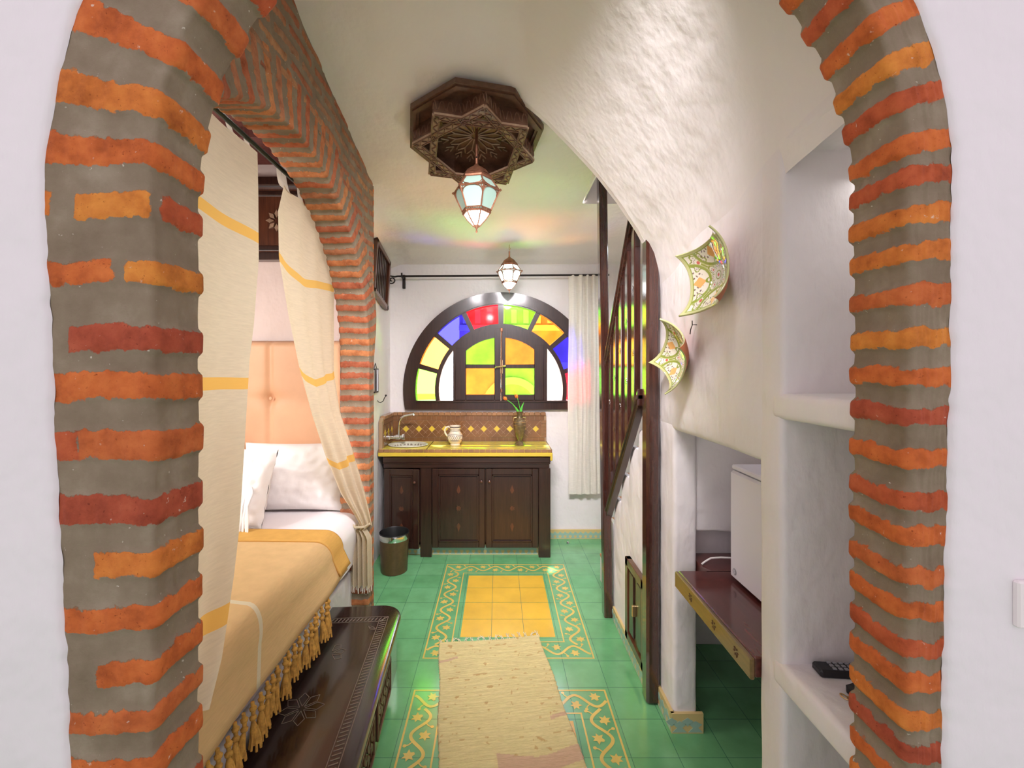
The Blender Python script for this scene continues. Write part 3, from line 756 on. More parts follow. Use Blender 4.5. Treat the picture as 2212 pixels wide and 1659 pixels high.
# ------------------------------------------------------------------ kitchen counter
CX0, CX1, CYF, CYB = -.985, .435, 3.735, 4.14
cab = thing('kitchen_cabinet', 'dark brown wooden kitchen cabinet with three carved doors under the tiled worktop', 'cabinet', (-.275, 3.93, 0))
def B(name, mb, mats, par, smooth=35, label=None):
    o = local(mb.build(name, mats, smooth=smooth), par)
    if label: o['label'] = label
    return o
mb = MB(); mb.box((CX0, CYF+.03, .10), (CX0+.02, CYB, .865)); mb.box((CX1-.02, CYF+.03, .10), (CX1, CYB, .865)); mb.box((CX0, CYB-.02, .10), (CX1, CYB, .865)); mb.box((CX0, CYF+.03, .10), (CX1, CYB, .12)); mb.box((CX0, CYF+.03, .10), (CX1, CYF+.04, .865)); B('carcass', mb, 'wood', cab)
mb = MB(); mb.box((CX0-.005, CYF-.014, .81), (CX1+.01, CYF+.03, .866), bev=.008); mb.box((CX0, CYF-.002, .767), (CX1, CYF+.03, .812), bev=.003)
mb.box((CX0-.005, CYF-.01, .803), (CX1+.008, CYF+.03, .812), bev=.003); B('top_rail', mb, 'wood_x', cab)
mb = MB(); mb.box((.343, CYF-.004, 0), (.445, CYB, .767), bev=.004); B('end_post', mb, 'wood', cab)
mb = MB(); mb.box((-.672, CYF+.004, 0), (-.575, CYF+.05, .767), bev=.004); B('middle_post', mb, 'wood', cab)
mb = MB(); skirt(mb, (.343, CYF+.075, 0), (-1,0,0), (0,-1,0), .92, h=.10); skirt(mb, (-.672, CYF+.075, 0), (-1,0,0), (0,-1,0), .313, h=.10)
B('plinth_tiles', mb, ['base_tile', 'base_blue', 'base_pale'], cab, 0, 'pale patterned tiles along the plinth')
def cab_door(x0, x1, ang=0, z0=.091, knob=None):
    w = x1-x0; hd = bpy.data.objects.new('door', None)
    mb = MB(); z1 = .765; fw = .052
    mb.box((0, -.022, z0), (fw, 0, z1), bev=.004); mb.box((w-fw, -.022, z0), (w, 0, z1), bev=.004)
    mb.box((fw-.001, -.0215, z1-fw), (w-fw+.001, 0, z1), bev=.004); mb.box((fw-.001, -.0215, z0), (w-fw+.001, 0, z0+fw), bev=.004)
    mb.box((fw, -.010, z0+fw), (w-fw, 0, z1-fw))
    f = .016      # raised bead and field
    a, b, c, d = fw+f, z0+fw+f, w-fw-f, z1-fw-f
    mb.box((a, -.017, b), (c, -.008, d), bev=.005)
    mb.box((fw, -.026, z0+fw), (fw+.008, -.008, z1-fw)); mb.box((w-fw-.008, -.026, z0+fw), (w-fw, -.008, z1-fw))
    mb.box((fw, -.026, z1-fw-.008), (w-fw, -.008, z1-fw)); mb.box((fw, -.026, z0+fw), (w-fw, -.008, z0+fw+.008))
    o = mb.build('door', 'wood'); o.matrix_basis = Matrix.Translation((x0, CYF, 0)) @ Matrix.Rotation(ang, 4, 'Z')
    mw = o.matrix_basis.copy(); o.parent = cab; o.matrix_parent_inverse = parent_world(cab).inverted()
    m2 = MB(); cx = w/2; cz = (z0+z1)/2
    def diam(zc, s):
        m4 = MB(); m4.prism([(cx, zc+.045*s), (cx+.017, zc-.002*s), (cx+.008, zc-.022*s), (cx, zc-.03*s), (cx-.008, zc-.022*s), (cx-.017, zc-.002*s)], -.0195, -.016, 'y'); c4 = m4.build('carved_drop', 'wood_mid'); c4.parent = o
    diam(cz+.155, 1); diam(cz-.155, -1)
    m2.prism([(cx+(.024 if i % 2 else .015)*math.cos(PI*i/8), cz+(.024 if i % 2 else .015)*math.sin(PI*i/8)) for i in range(16)], -.0195, -.016, 'y')
    c_ = m2.build('carved_star', 'wood_mid'); c_.parent = o
    if knob is not None:
        m3 = MB(); m3.lathe([(.006, 0), (.006, .012), (.011, .016), (.011, .022), (.004, .026)], (0,0,0), 12, X=Matrix.Translation((knob, -.021, .66)) @ Matrix.Rotation(PI/2, 4, 'X'))
        k_ = m3.build('knob', 'wood_mid'); k_.parent = o
    return o
cab_door(-.975, -.672, -.10, knob=.27); cab_door(-.566, -.117, knob=.42); cab_door(-.108, .338, knob=.03)
# tiled worktop with an oval hole for the sink
wt = thing('tiled_worktop', 'yellow tiled worktop edged in brown over the kitchen cabinet', 'worktop', (-.275, 3.93, .866))
WX0, WX1, WYF, WYB, ZT = -1.025, .452, 3.712, 4.15, .930
sx, sy, rx, ry = -.815, 3.925, .168, .125
mb = MB(); mb.box((-.62, WYF, .868), (WX1, WYB, ZT), bev=.006); mb.box((WX0, WYF, .868), (-.62, WYF+.03, ZT-.0005), bev=.004)
n = 48; vs = []
def rect_pt(a):
    c, s_ = math.cos(a), math.sin(a); x0, x1, y0, y1 = WX0-sx, -.62-sx, WYF+.004-sy, WYB-sy
    t = min([q for q in ((x1/c if c > 1e-6 else 9), (x0/c if c < -1e-6 else 9), (y1/s_ if s_ > 1e-6 else 9), (y0/s_ if s_ < -1e-6 else 9)) if q > 0])
    return sx+c*t, sy+s_*t
for i in range(n):
    a = 2*PI*i/n; vs.append((sx+rx*math.cos(a), sy+ry*math.sin(a), ZT)); x, y = rect_pt(a); vs.append((x, y, ZT))
mb.add(vs, [(2*i, 2*i+1, (2*i+3) % (2*n), (2*i+2) % (2*n)) for i in range(n)])
B('tile_top', mb, 't_top', wt, 30)
mb = MB()   # edge courses: brown squares over a yellow lip
x = WX0
while x < WX1-.005:
    w_ = min(.048, WX1-x); mb.box((x+.0008, WYF-.006, .905), (x+w_-.0008, WYF+.004, .9315), 0, bev=.002); x += .048
mb.box((WX0, WYF-.010, .874), (WX1+.004, WYF+.004, .903), 1, bev=.003)
y = WYF
while y < WYB-.01: mb.box((WX1-.004, y+.0008, .905), (WX1+.005, y+.047, .9315), 0, bev=.002); y += .048
mb.box((WX1-.004, WYF-.008, .86), (WX1+.008, WYB, .903), 1, bev=.003); mb.box((WX1-.012, WYF-.012, .835), (WX1+.007, WYF+.02, .90), 1, bev=.005)
B('edge_tiles', mb, ['t_brown2', 't_yellow'], wt, 30, 'brown and yellow edge tiles')
mb = MB()   # dark fan pattern on the top
for i in range(17):
    for j in range(5):
        x, y = -.57+i*.06, WYF+.05+j*.085
        if x > WX1-.05: continue
        mb.prism([(x, y), (x+.012, y+.016), (x+.03, y+.022), (x+.048, y+.016), (x+.06, y), (x+.03, y+.010)], ZT+.0001, ZT+.0009, 'z')
B('tile_pattern', mb, simple('olive_tile_pattern', (.22,.20,.05), .3), wt, 0, 'dark olive fan pattern')
mb = MB(); prof = [(1.07, .006), (1.04, .012), (.98, .008), (.93, -.03), (.80, -.09), (.5, -.125), (.12, -.135), (.10, -.15)]
mb.lathe([(r, z_) for r, z_ in prof], (0,0,0), 40, cap=False, X=Matrix.Translation((sx, sy, ZT)) @ Matrix.Diagonal((rx, ry, 1, 1)))
sk = thing('sink', 'oval mosaic stone sink set in the left end of the worktop', 'sink', (sx, sy, ZT)); B('bowl', mb, 'stone_lite', sk)
mb = MB()
for i in range(30):
    a = 2*PI*i/30 + .05; w_ = .08+.02*random.random()
    for r0, r1, z0, z1 in ((.972, .945, -.001, -.022), (.935, .86, -.03, -.066)):
        vs = [(sx+rx*r*math.cos(a+d), sy+ry*r*math.sin(a+d), ZT+z_) for r, z_, d in ((r0, z0, -w_), (r0, z0, w_), (r1*.992, z1, w_*.9), (r1*.992, z1, -w_*.7))]
        mb.add(vs, [(0,1,2,3)])
B('mosaic_stones', mb, 'stone', sk, 0, 'dark stone chips in the bowl')
# splashback
sp = thing('tiled_splashback', 'brown tiled splashback with a row of yellow diamonds behind the worktop', 'splashback', (-.275, 4.14, ZT))
SX0, SX1, SZ1 = -1.0, .452, 1.20
mb = MB(); R_c = .035
poly = [(SX0, ZT), (SX1, ZT), (SX1, SZ1-R_c)]+[(SX1-R_c+R_c*math.cos(a), SZ1-R_c+R_c*math.sin(a)) for a in np.linspace(0, PI/2, 6)]+[(SX0, SZ1)]
mb.prism(poly, 4.125, 4.152, 'y')
mb.prism([(3.74, ZT), (4.13, ZT), (4.13, SZ1), (3.80, SZ1), (3.74, SZ1-.04)], -1.03, -1.000, 'x')
B('grout_bed', mb, 'grout', sp, 0)
def tilebox(mb, x0, x1, z0, z1, m, side=False):
    g = .0011
    if side: mb.box((-1.0005, x0+g, z0+g), (-.996, x1-g, z1-g), m)
    else: mb.box((x0+g, 4.121, z0+g), (x1-g, 4.1255, z1-g), m)
ta, tb, td = MB(), MB(), MB()
for side in (False, True):
    a0, a1 = (SX0, SX1-.045) if not side else (3.79, 4.122)
    for zlo, zhi, w_, mm in ((1.174, 1.20, .05, ta), (1.130, 1.172, .045, tb), (ZT+.004, ZT+.038, .055, tb)):
        x = a0; i = 0
        while x < a1+.02:
            ww = w_*(.85+.3*random.random()); x2 = min(x+ww, a1+.04 if not side else a1)
            if x2-x < .01: break
            if zlo > 1.17 and not side: ta.box((x+.001, 4.112, zlo), (x2-.001, 4.152, zhi+.006), 0, bev=.004)
            elif zlo > 1.17: ta.box((-1.03, x+.001, zlo), (-.988, x2-.001, zhi+.006), 0, bev=.004)
            else: tilebox(mm, x, x2, zlo, zhi, 0, side)
            x = x2; i += 1
zc = (1.130+ZT+.038)/2; hz = (1.130-ZT-.038)/2-.001; hz_ = hz; pitch = .1228
x = SX1-.10; ds_ = .030
def quad(mb, pts, m=0): mb.prism(pts, 4.121, 4.1255, 'y', m)
zl, zh = ZT+.040, 1.128
tb.box((SX0+.002, 4.1215, zl), (SX1-.045, 4.1255, zh)); tl = MB()
while x > SX0+.02:
    quad(td, [(x, zc+ds_), (x+ds_, zc), (x, zc-ds_), (x-ds_, zc)]) if False else td.prism([(x, zc+ds_), (x+ds_, zc), (x, zc-ds_), (x-ds_, zc)], 4.1195, 4.1225, 'y')
    hh_ = (zh-zl)/2
    for sx1 in (1, -1):
        for sz1 in (1, -1):   # joints run on from the diamond's edges at 45 degrees
            for c0, c1 in ((-hh_, hh_),):
                # line v = sz1*(ds_ - sx1*u)
                us = [sx1*(ds_-sz1*v) for v in (c0, c1)]
                us = [min(max(u, -pitch*.62), pitch*.62) for u in us]; vs2 = [sz1*(ds_-sx1*u) for u in us]
                (ua, va), (ub, vb_) = (us[0], vs2[0]), (us[1], vs2[1]); l_ = math.hypot(ub-ua, vb_-va) or 1; nx_, nz_ = -(vb_-va)/l_*.0009, (ub-ua)/l_*.0009
                if x+min(ua, ub) > SX0 and x+max(ua, ub) < SX1-.045: tl.prism([(x+ua+nx_, zc+va+nz_), (x+ub+nx_, zc+vb_+nz_), (x+ub-nx_, zc+vb_-nz_), (x+ua-nx_, zc+va-nz_)], 4.1208, 4.1220, 'y')
    x -= pitch
B('diamond_joints', tl, simple('pale_joint', (.42, .28, .18), .6), sp, 0)
z_ = ZT+.04
while z_ < 1.12: ta.box((SX1-.043, 4.121, z_+.001), (SX1-.001, 4.1255, z_+.031)); z_ += .032
y = 4.08
while y > 3.80:
    td.prism([(y, zc+ds_), (y+ds_, zc), (y, zc-ds_), (y-ds_, zc)], -1.0005, -.996, 'x')
    for q in (-1, 1): tb.prism([(y+.006, zc+q*hz), (y+.056, zc+q*hz), (y+.056, zc+q*.008), (y+.036, zc+q*.006)], -1.0005, -.996, 'x'); tb.prism([(y-.006, zc+q*hz), (y-.056, zc+q*hz), (y-.056, zc+q*.008), (y-.036, zc+q*.006)], -1.0005, -.996, 'x')
    y -= pitch
B('pale_brown_tiles', ta, 't_brown2', sp, 30, 'lighter brown border tiles'); B('brown_tiles', tb, 't_brown', sp, 0); B('yellow_diamonds', td, 't_yellow', sp, 0, 'yellow diamond tiles')
# tap
tp = thing('wall_tap', 'chrome wall tap with a swan-neck spout over the sink', 'tap', (-.996, 3.95, 1.0))
mb = MB(); XR = Matrix.Translation((-.996, 3.95, 1.0)) @ Matrix.Rotation(PI/2, 4, 'Y')
mb.lathe([(.026, 0), (.026, .008), (.017, .014), (.017, .06), (.021, .065), (.021, .10), (.015, .104), (.015, .118)], (0,0,0), 20, X=XR); B('tap_body', mb, 'chrome', tp)
mb = MB(); mb.lathe([(.012, .118), (.024, .122), (.026, .135), (.024, .148), (.01, .152)], (0,0,0), 8, X=XR); B('tap_handle', mb, 'chrome', tp)
mb = MB(); mb.tube([(-.905, 3.95, 1.01), (-.905, 3.95, 1.06), (-.905, 3.948, 1.10), (-.898, 3.945, 1.145), (-.878, 3.94, 1.175), (-.845, 3.93, 1.193), (-.80, 3.92, 1.203), (-.765, 3.91, 1.210), (-.76, 3.91, 1.20)], [.010,.009,.009,.009,.009,.009,.009,.009,.010], 12); B('spout', mb, 'chrome', tp)
# jug
jg = thing('ceramic_jug', 'cream ceramic jug with brown line decoration on the worktop', 'jug', (-.392, 3.93, ZT))
prof = [(.0, .001), (.042, .001), (.044, .006), (.042, .016), (.058, .034), (.068, .058), (.069, .078), (.062, .100), (.050, .116), (.045, .126), (.046, .150), (.050, .170), (.051, .174), (.047, .174), (.042, .150), (.040, .12), (.055, .08), (.03, .02), (0, .015)]
mb = MB(); mb.lathe(prof, (0,0,0), 36, cap=False); o = mb.build('body', 'ceramic', jg)
mb = MB()
for z_, r_, t_ in ((.040,.0625,.0012),(.052,.0672,.0012),(.094,.0655,.0012),(.104,.0595,.0012),(.132,.0458,.0012),(.144,.0464,.0012),(.163,.0494,.002),(.167,.0502,.002)): mb.lathe([(r_-.001, z_-t_), (r_+.0006, z_-t_), (r_+.0006, z_+t_), (r_-.001, z_+t_)], (0,0,0), 36, cap=False)
for i in range(24):
    a = 2*PI*i/24; 
    for sg in (1, -1): mb.tube([((.0678+.0012*math.sin(PI*q/4))*math.cos(a+sg*q*.065), (.0678+.0012*math.sin(PI*q/4))*math.sin(a+sg*q*.065), .056+q*.0088) for q in range(5)], .0011, 4)
    mb.lathe([(0, 0), (.0022, .001), (0, .002)], (.0455*math.cos(a), .0455*math.sin(a), .137), 6)
mb.build('painted_bands', 'ceramic_dark', jg)
mb = MB(); mb.tube([(-.046, 0, .158), (-.062, 0, .166), (-.084, 0, .158), (-.094, 0, .135), (-.089, 0, .108), (-.074, 0, .086), (-.062, 0, .074)], [.009,.0085,.008,.008,.008,.008,.009], 12); mb.build('handle', 'ceramic', jg)
# vase with tulips
vs_ = thing('bronze_vase', 'dark bronze urn vase near the right end of the worktop', 'vase', (.190, 3.93, ZT))
mb = MB(); mb.lathe([(0, 0), (.048, 0), (.050, .010), (.038, .022), (.020, .036), (.020, .05), (.034, .078), (.046, .12), (.055, .175), (.056, .205), (.050, .222), (.028, .238), (.022, .252), (.021, .272), (.030, .298), (.032, .304), (.026, .303), (.016, .27), (0, .26)], (0,0,0), 28, cap=False); mb.build('body', 'vase', vs_)
mb = MB()
for z_, r_ in ((.178,.0565),(.208,.057),(.238,.030)): mb.lathe([(r_-.003, z_-.003), (r_+.001, z_), (r_-.003, z_+.003)], (0,0,0), 28, cap=False)
for sg in (1,-1): mb.tube([(sg*.048, 0, .212), (sg*.058, 0, .225), (sg*.052, 0, .245), (sg*.028, 0, .25)], .004, 8)
mb.build('rings', 'brass', vs_)
def tulip(x, z, bx, lean, label, nl):
    t = thing('tulip', label, 'flower', (.190+bx, 3.93, ZT+.29))
    X0_, Z0_ = x-(.190+bx), z-(ZT+.29)
    mb = MB(); mb.tube([(0, 0, -.06), (X0_*.15, 0, Z0_*.3), (X0_*.55, -.004, Z0_*.7), (X0_, -.006, Z0_)], .0028, 8); mb.build('stem', 'leaf', t)
    ax = Matrix.Translation((X0_, -.006, Z0_)) @ Matrix.Rotation(lean, 4, 'Y')
    for i in range(5):
        a = 2*PI*i/5; P = []
        for r in range(7):
            f = r/6; rr = .013*math.sin(PI*min(1, f*.82+.08))*1.15+.001; hw = .62*math.sin(PI*(f*.85+.12)); P.append([(rr*math.cos(a+q*hw), rr*math.sin(a+q*hw), f*.046) for q in (-1,-.5,0,.5,1)])
        mb = MB(); mb.grid(P); mb.v = [tuple(ax @ Vector(v)) for v in mb.v]; mb.build('petal', 'tulip', t)
    for (dx, hh, ph, tw) in nl:
        P = []
        for r in range(9):
            f = r/8; w_ = .009*math.sin(PI*min(1, f*.9+.1))**.7; cx = dx*f*f; P.append([(cx-w_, .004*f+.003*tw, -.03+hh*f), (cx, .0, -.03+hh*f), (cx+w_, .004*f, -.03+hh*f)])
        mb = MB(); mb.grid(P); mb.build('leaf', 'leaf', t)
tulip(.077, 1.337, -.006, -.9, 'orange tulip leaning furthest left in the bronze vase', [(-.055, .10, 0, 1), (-.03, .085, 0, -1)])
tulip(.170, 1.352, .006, -.45, 'upright orange tulip on the right in the bronze vase', [(.035, .13, 0, 1), (.028, .11, 0, -1), (.018, .075, 0, 0)])
# bin
bn = thing('waste_bin', 'round dark brown waste bin with a steel rim beside the cabinet', 'bin', (-.838, 3.50, 0))
mb = MB(); mb.lathe([(0, 0), (.100, 0), (.104, .004), (.115, .262)], (0,0,0), 40, cap=False); mb.build('body', 'bin', bn)
mb = MB(); mb.lathe([(.1155, .262), (.1165, .264), (.1185, .300), (.117, .306)], (0,0,0), 40, cap=False); mb.build('steel_band', 'chrome', bn)
mb = MB(); mb.lathe([(.1165, .306), (.118, .310), (.115, .313), (.111, .305), (.098, .01), (0, .01)], (0,0,0), 40, cap=False); mb.build('liner', 'bin_in', bn)
mb = MB(); mb.lathe([(0, 0), (.012, 0), (.013, .012), (.008, .022), (0, .024)], (.46+.18, 4.02, 0), 12); tag(mb.build('door_stop', 'chrome'), 'small metal door stop on the tiles by the back wall', 'door stop')

# curtain rod, sheer curtain
rod = thing('curtain_rod', 'black iron curtain rod with a scroll end over the window', 'curtain rod', (-.90, 4.06, 2.48))
mb = MB(); mb.tube([(-.01, 0, 0), (1.93, 0, .012)], .0095, 10); mb.build('rod', 'iron', rod)
mb = MB(); pts = [(-.01, 0, 0), (-.04, 0, .0), (-.07, 0, -.006)]
for i in range(26):
    a = PI*.62+i*.36; r_ = .045*(1-i/30.); pts.append((-.095+r_*math.cos(a)*1.0, 0, -.036+r_*math.sin(a)*.95))
mb.tube(pts, [.008]*3+[.0062]*26, 8); mb.build('scroll_finial', 'iron', rod)
for x in (0.0, 1.865):
    mb = MB(); mb.box((x-.013, .075, -.10), (x+.013, .098, .03), bev=.003); mb.tube([(x, .085, -.01), (x, .02, -.012), (x, -.012, .0), (x, -.012, .028)], .008, 8); mb.build('bracket', 'iron', rod)
P = []
for i in range(60):
    z = 2.49-2.04*i/59; row = []; sh = sstep(np.array(i/59.), 0, .15)
    for j in range(90):
        f = j/89; x = .650+.285*f + .012*(i/59)*(f-.2); fold = .020*math.sin(f*2*PI*4.3+.6+.5*math.sin(f*9))*(1-.35*i/59)+.003*math.sin(f*2*PI*11+i*.02)
        if f < .22: fold *= .3
        row.append((x+.004*math.sin(i*.15+f*5), 4.055+fold, z))
    P.append(row)
mb = MB(); mb.grid(P); o = mb.build('sheer_curtain', 'sheer', smooth=180); tag(o, 'white gathered curtain hanging at the right of the window', 'curtain')

# iron hook, mirror, wooden grille on the plain left wall
hk = thing('wall_hook', 'thin black iron hook with a ball tip on the left wall', 'hook', (-1.03, 3.70, 1.37))
mb = MB(); mb.tube([(0, 0, -.02), (.012, 0, -.035), (.03, 0, -.038), (.05, 0, -.025), (.06, 0, .0), (.072, 0, .018)], .0035, 8); mb.build('arm', 'iron', hk)
mb = MB(); mb.lathe([(0, -.009), (.007, -.006), (.009, 0), (.007, .006), (0, .009)], (.073, 0, .022), 10, cap=False); mb.build('ball_tip', 'iron', hk)
mr = thing('wall_mirror', 'small narrow hanging mirror at the edge of the brick pier', 'mirror', (-1.028, 3.62, 1.42))
mb = MB(); mb.box((0, -.06, 0), (.014, .06, .012)); mb.box((0, -.06, .19), (.014, .06, .202)); mb.box((0, -.06, 0), (.014, -.048, .2)); mb.box((0, .048, 0), (.014, .06, .2)); mb.build('frame', 'chrome', mr)
mb = MB(); mb.box((0, -.05, .01), (.008, .05, .19)); mb.build('glass', 'mirror', mr)
mb = MB(); mb.tube([(.004, -.04, .2), (.004, 0, .245), (.004, .04, .2)], .003, 6); mb.build('hanger', 'iron', mr)
gr = thing('wooden_grille', 'dark wooden slatted grille frame high on the left wall', 'grille', (-1.03, 3.745, 2.42)); gr.rotation_euler = (-.22, 0, 0)
mb = MB()
for y0, y1, z0, z1 in ((-.23,-.19,-.235,.235),(.19,.23,-.235,.235),(-.23,.23,-.235,-.195),(-.23,.23,.195,.235)): mb.box((.002, y0, z0), (.04, y1, z1), bev=.004)
mb.build('frame', 'wood_mid', gr)
for i in range(7): 
    mb = MB(); mb.box((.004, -.165+i*.05, -.2), (.024, -.140+i*.05, .2), bev=.003); mb.build('slat', 'wood', gr)
mb = MB(); mb.box((-.001, -.2, -.2), (.003, .2, .2)); mb.build('backing', 'wood', gr)

# ------------------------------------------------------------------ lanterns
def lantern(name, label, loc, sc, lit, stem):
    t = thing(name, label, 'lantern', loc); t.scale = (sc, sc, sc)     # origin at the finial tip
    hexr = lambda mb, prof, mat=0, n=6: mb.lathe(prof, (0,0,0), n, mat, cap=False, phase=PI/6+.35)
    mb = MB(); mb.lathe([(0, 0), (.003, .004), (.006, .012), (.003, .02), (.005, .026), (.012, .036), (.016, .040)], (0,0,0), 12, cap=False); mb.build('finial', 'copper', t)
    mb = MB(); hexr(mb, [(.016, .040), (.050, .075), (.070, .104)]); mb.build('lower_glass', 'bulb' if True else 'frost_lit', t, smooth=0)
    mb = MB(); ring_ = lambda z, r, w_=.004: [mb.tube([(r*math.cos(a), r*math.sin(a), z), (r*math.cos(b), r*math.sin(b), z)], w_, 6) for a, b in [(PI/6+.35+PI/3*i, PI/6+.35+PI/3*(i+1)) for i in range(6)]]
    ring_(.108, .074, .006); ring_(.040, .017, .004); ring_(.122, .080, .004)
    for i in range(6):
        a = PI/6+.35+PI/3*i; c, s_ = math.cos(a), math.sin(a)
        mb.tube([(.018*c, .018*s_, .04), (.052*c, .052*s_, .075), (.073*c, .073*s_, .106)], .0035, 6)
        b = a+PI/3          # pierced fretwork
        for u in (.12, .27, .42, .58, .73, .88):
            for zz_, rr in ((.112, .0755), (.118, .079)):
                p = [(rr*math.cos(a)*(1-u)+rr*math.cos(b)*u), (rr*math.sin(a)*(1-u)+rr*math.sin(b)*u)]; mb.tube([(p[0]*1.01, p[1]*1.01, .108), (p[0]*1.02, p[1]*1.02, .122)], .0022, 4)
        for u in (.25, .5, .75):
            p0 = [(.030*math.cos(a)*(1-u)+.030*math.cos(b)*u), (.030*math.sin(a)*(1-u)+.030*math.sin(b)*u)]; p1 = [(.074*math.cos(a)*(1-u)+.074*math.cos(b)*u), (.074*math.sin(a)*(1-u)+.074*math.sin(b)*u)]
            if u != .5: mb.tube([(p0[0], p0[1], .055), (p1[0], p1[1], .106)], .002, 4)
    mb.build('pierced_cup', 'copper', t)
    mb = MB(); hexr(mb, [(.076, .122), (.122, .222)]); mb.build('main_glass', 'frost_lit' if lit else 'frost_dim', t, smooth=0)
    mb = MB(); hexr(mb, [(.120, .226), (.078, .285)]); mb.build('upper_glass', 'frost_lit' if lit else 'frost_dim', t, smooth=0)
    mb = MB(); ring_(.224, .125, .0052); ring_(.286, .081, .005)
    for i in range(6):
        a = PI/6+.35+PI/3*i; c, s_ = math.cos(a), math.sin(a); b = a+PI/3
        mb.tube([(.079*c, .079*s_, .122), (.125*c, .125*s_, .222)], .0042, 6); mb.tube([(.124*c, .124*s_, .225), (.081*c, .081*s_, .286)], .0042, 6)
        mb.lathe([(0, -.008), (.008, 0), (0, .010)], (.130*c, .130*s_, .224), 8, cap=False)
        # oval openings: fretwork spandrels in the corners of each face
        f = lambda u, z0: (((.079+(.124-.079)*(z0-.122)/.1)*1.006)*(math.cos(a)*(1-u)+math.cos(b)*u), ((.079+(.124-.079)*(z0-.122)/.1)*1.006)*(math.sin(a)*(1-u)+math.sin(b)*u), z0)
        for arc in ([(.03, .190), (.08, .205), (.20, .216), (.36, .221)], [(.97, .190), (.92, .205), (.80, .216), (.64, .221)], [(.03,.205),(.12,.220)], [(.97,.205),(.88,.220)]):
            mb.tube([f(u, z0) for u, z0 in arc], .0028, 5)
        g_ = lambda u, z0: (((.124-(.124-.081)*(z0-.226)/.06)*1.006)*(math.cos(a)*(1-u)+math.cos(b)*u), ((.124-(.124-.081)*(z0-.226)/.06)*1.006)*(math.sin(a)*(1-u)+math.sin(b)*u), z0)
        for arc in ([(.03, .250), (.15, .236), (.36, .229)], [(.97, .250), (.85, .236), (.64, .229)], [(.03,.238),(.1,.229)], [(.97,.238),(.9,.229)]): mb.tube([g_(u, z0) for u, z0 in arc], .0026, 5)
    mb.build('frame', 'copper', t)
    mb = MB(); hexr(mb, [(.086, .284), (.088, .292), (.074, .312)], n=6); mb.lathe([(.072, .310), (.055, .335), (.032, .352), (.016, .362), (.010, .372)], (0,0,0), 24, cap=False); mb.lathe([(.008, .37), (.008, .372+stem*.35)], (0,0,0), 10); mb.build('cap', 'copper', t)
    return t
l1 = lantern('pendant_lantern', 'large copper lantern hanging below the carved star rosette', (-.118, 2.34, 2.350), 1.0, False, .55)
l2 = lantern('pendant_lantern', 'smaller brightly lit copper lantern hanging in front of the window', (.094, 3.80, 2.275), .86, True, .16)
mb = MB(); mb.tube([(0, 0, .372+.05), (.004, 0, .44), (-.006, 0, .455), (0, 0, .468), (.010, 0, .455), (.004, 0, .44)], .003, 6); mb.tube([(0, 0, .466), (0, 0, .52)], .003, 6); mb.build('hook', 'brass', l2)
# carved octagonal rosette with an eight-pointed star
ro = thing('ceiling_rosette', 'carved brown octagonal ceiling rosette with an eight-pointed star frame', 'ceiling rosette', (-.130, 2.375, 2.795)); ro.rotation_euler = (-.19, 0, 0)
def octo(R, off): return [(R*math.cos(math.radians(off+45*i)), R*math.sin(math.radians(off+45*i))) for i in range(8)]
def star(R, off, q=.765): return [((R if i % 2 == 0 else R*q)*math.cos(math.radians(off+22.5*i)), (R if i % 2 == 0 else R*q)*math.sin(math.radians(off+22.5*i))) for i in range(16)]
def ringprism(mb, outer, inner, z0, z1, mat=0):
    n = len(outer); vs = [(*p, z0) for p in outer]+[(*p, z0) for p in inner]+[(*p, z1) for p in outer]+[(*p, z1) for p in inner]; fs = []
    for i in range(n):
        j = (i+1) % n; fs += [(i, j, n+j, n+i), (2*n+i, 3*n+i, 3*n+j, 2*n+j), (i, 2*n+i, 2*n+j, j), (n+i, n+j, 3*n+j, 3*n+i)]
    mb.add(vs, fs, mat)
OF, SF = 34, 11.3
mb = MB(); mb.prism(octo(.340, OF), .112, .16, 'z'); ringprism(mb, octo(.378, OF), octo(.330, OF), .095, .125); ringprism(mb, octo(.366, OF), octo(.345, OF), .086, .1); mb.build('octagonal_plate', 'carved', ro, smooth=0)
mb = MB(); ringprism(mb, star(.334, SF), star(.312, SF), .012, .114); mb.build('star_wall', 'carved', ro, smooth=0)
def strap(mb, p, q, w_, z0, z1, mat=0):
    p, q = Vector(p), Vector(q); d = (q-p).normalized(); n_ = Vector((-d.y, d.x))*w_/2
    mb.prism([(p+n_)[:], (q+n_)[:], (q-n_)[:], (p-n_)[:]], z0, z1, 'z', mat)
mb = MB()   # star frame: two overlapping squares of wide straps with raised pale edges
sp_ = star(.345, SF); tips = sp_[::2]; 
for s0 in (0, 1):
    sq = [tips[(s0+2*i) % 8] for i in range(4)]
    for i in range(4):
        p, q = Vector(sq[i]), Vector(sq[(i+1) % 4]); mid = (p+q)/2; nrm = mid.normalized(); p2, q2 = p-nrm*.022, q-nrm*.022
        d = (q-p).normalized(); strap(mb, p2+d*.01, q2-d*.01, .040, .004+.0007*s0, .016)
mb.build('star_frame', 'carved_lite', ro, smooth=0)
mb = MB()
for s0 in (0, 1):
    sq = [tips[(s0+2*i) % 8] for i in range(4)]
    for i in range(4):
        p, q = Vector(sq[i]), Vector(sq[(i+1) % 4]); nrm = ((p+q)/2).normalized(); d = (q-p).normalized(); Ln = (q-p).length
        for e in (.006, .038): strap(mb, p-nrm*e+d*(.01+e), q-nrm*e-d*(.01+e), .004, -.002, .005)
        n_ = 17
        for k_ in range(n_):
            c = p+d*(Ln*(k_+1)/(n_+1))-nrm*.022; sg = 1 if k_ % 2 else -1
            dd = (d*.8+nrm*sg*.7).normalized(); strap(mb, c-dd*.014, c+dd*.014, .0045, -.002, .005)
mb.build('knotwork', 'carved', ro, smooth=0)
mb = MB()   # carved relief on the star wall, plate field and the hub
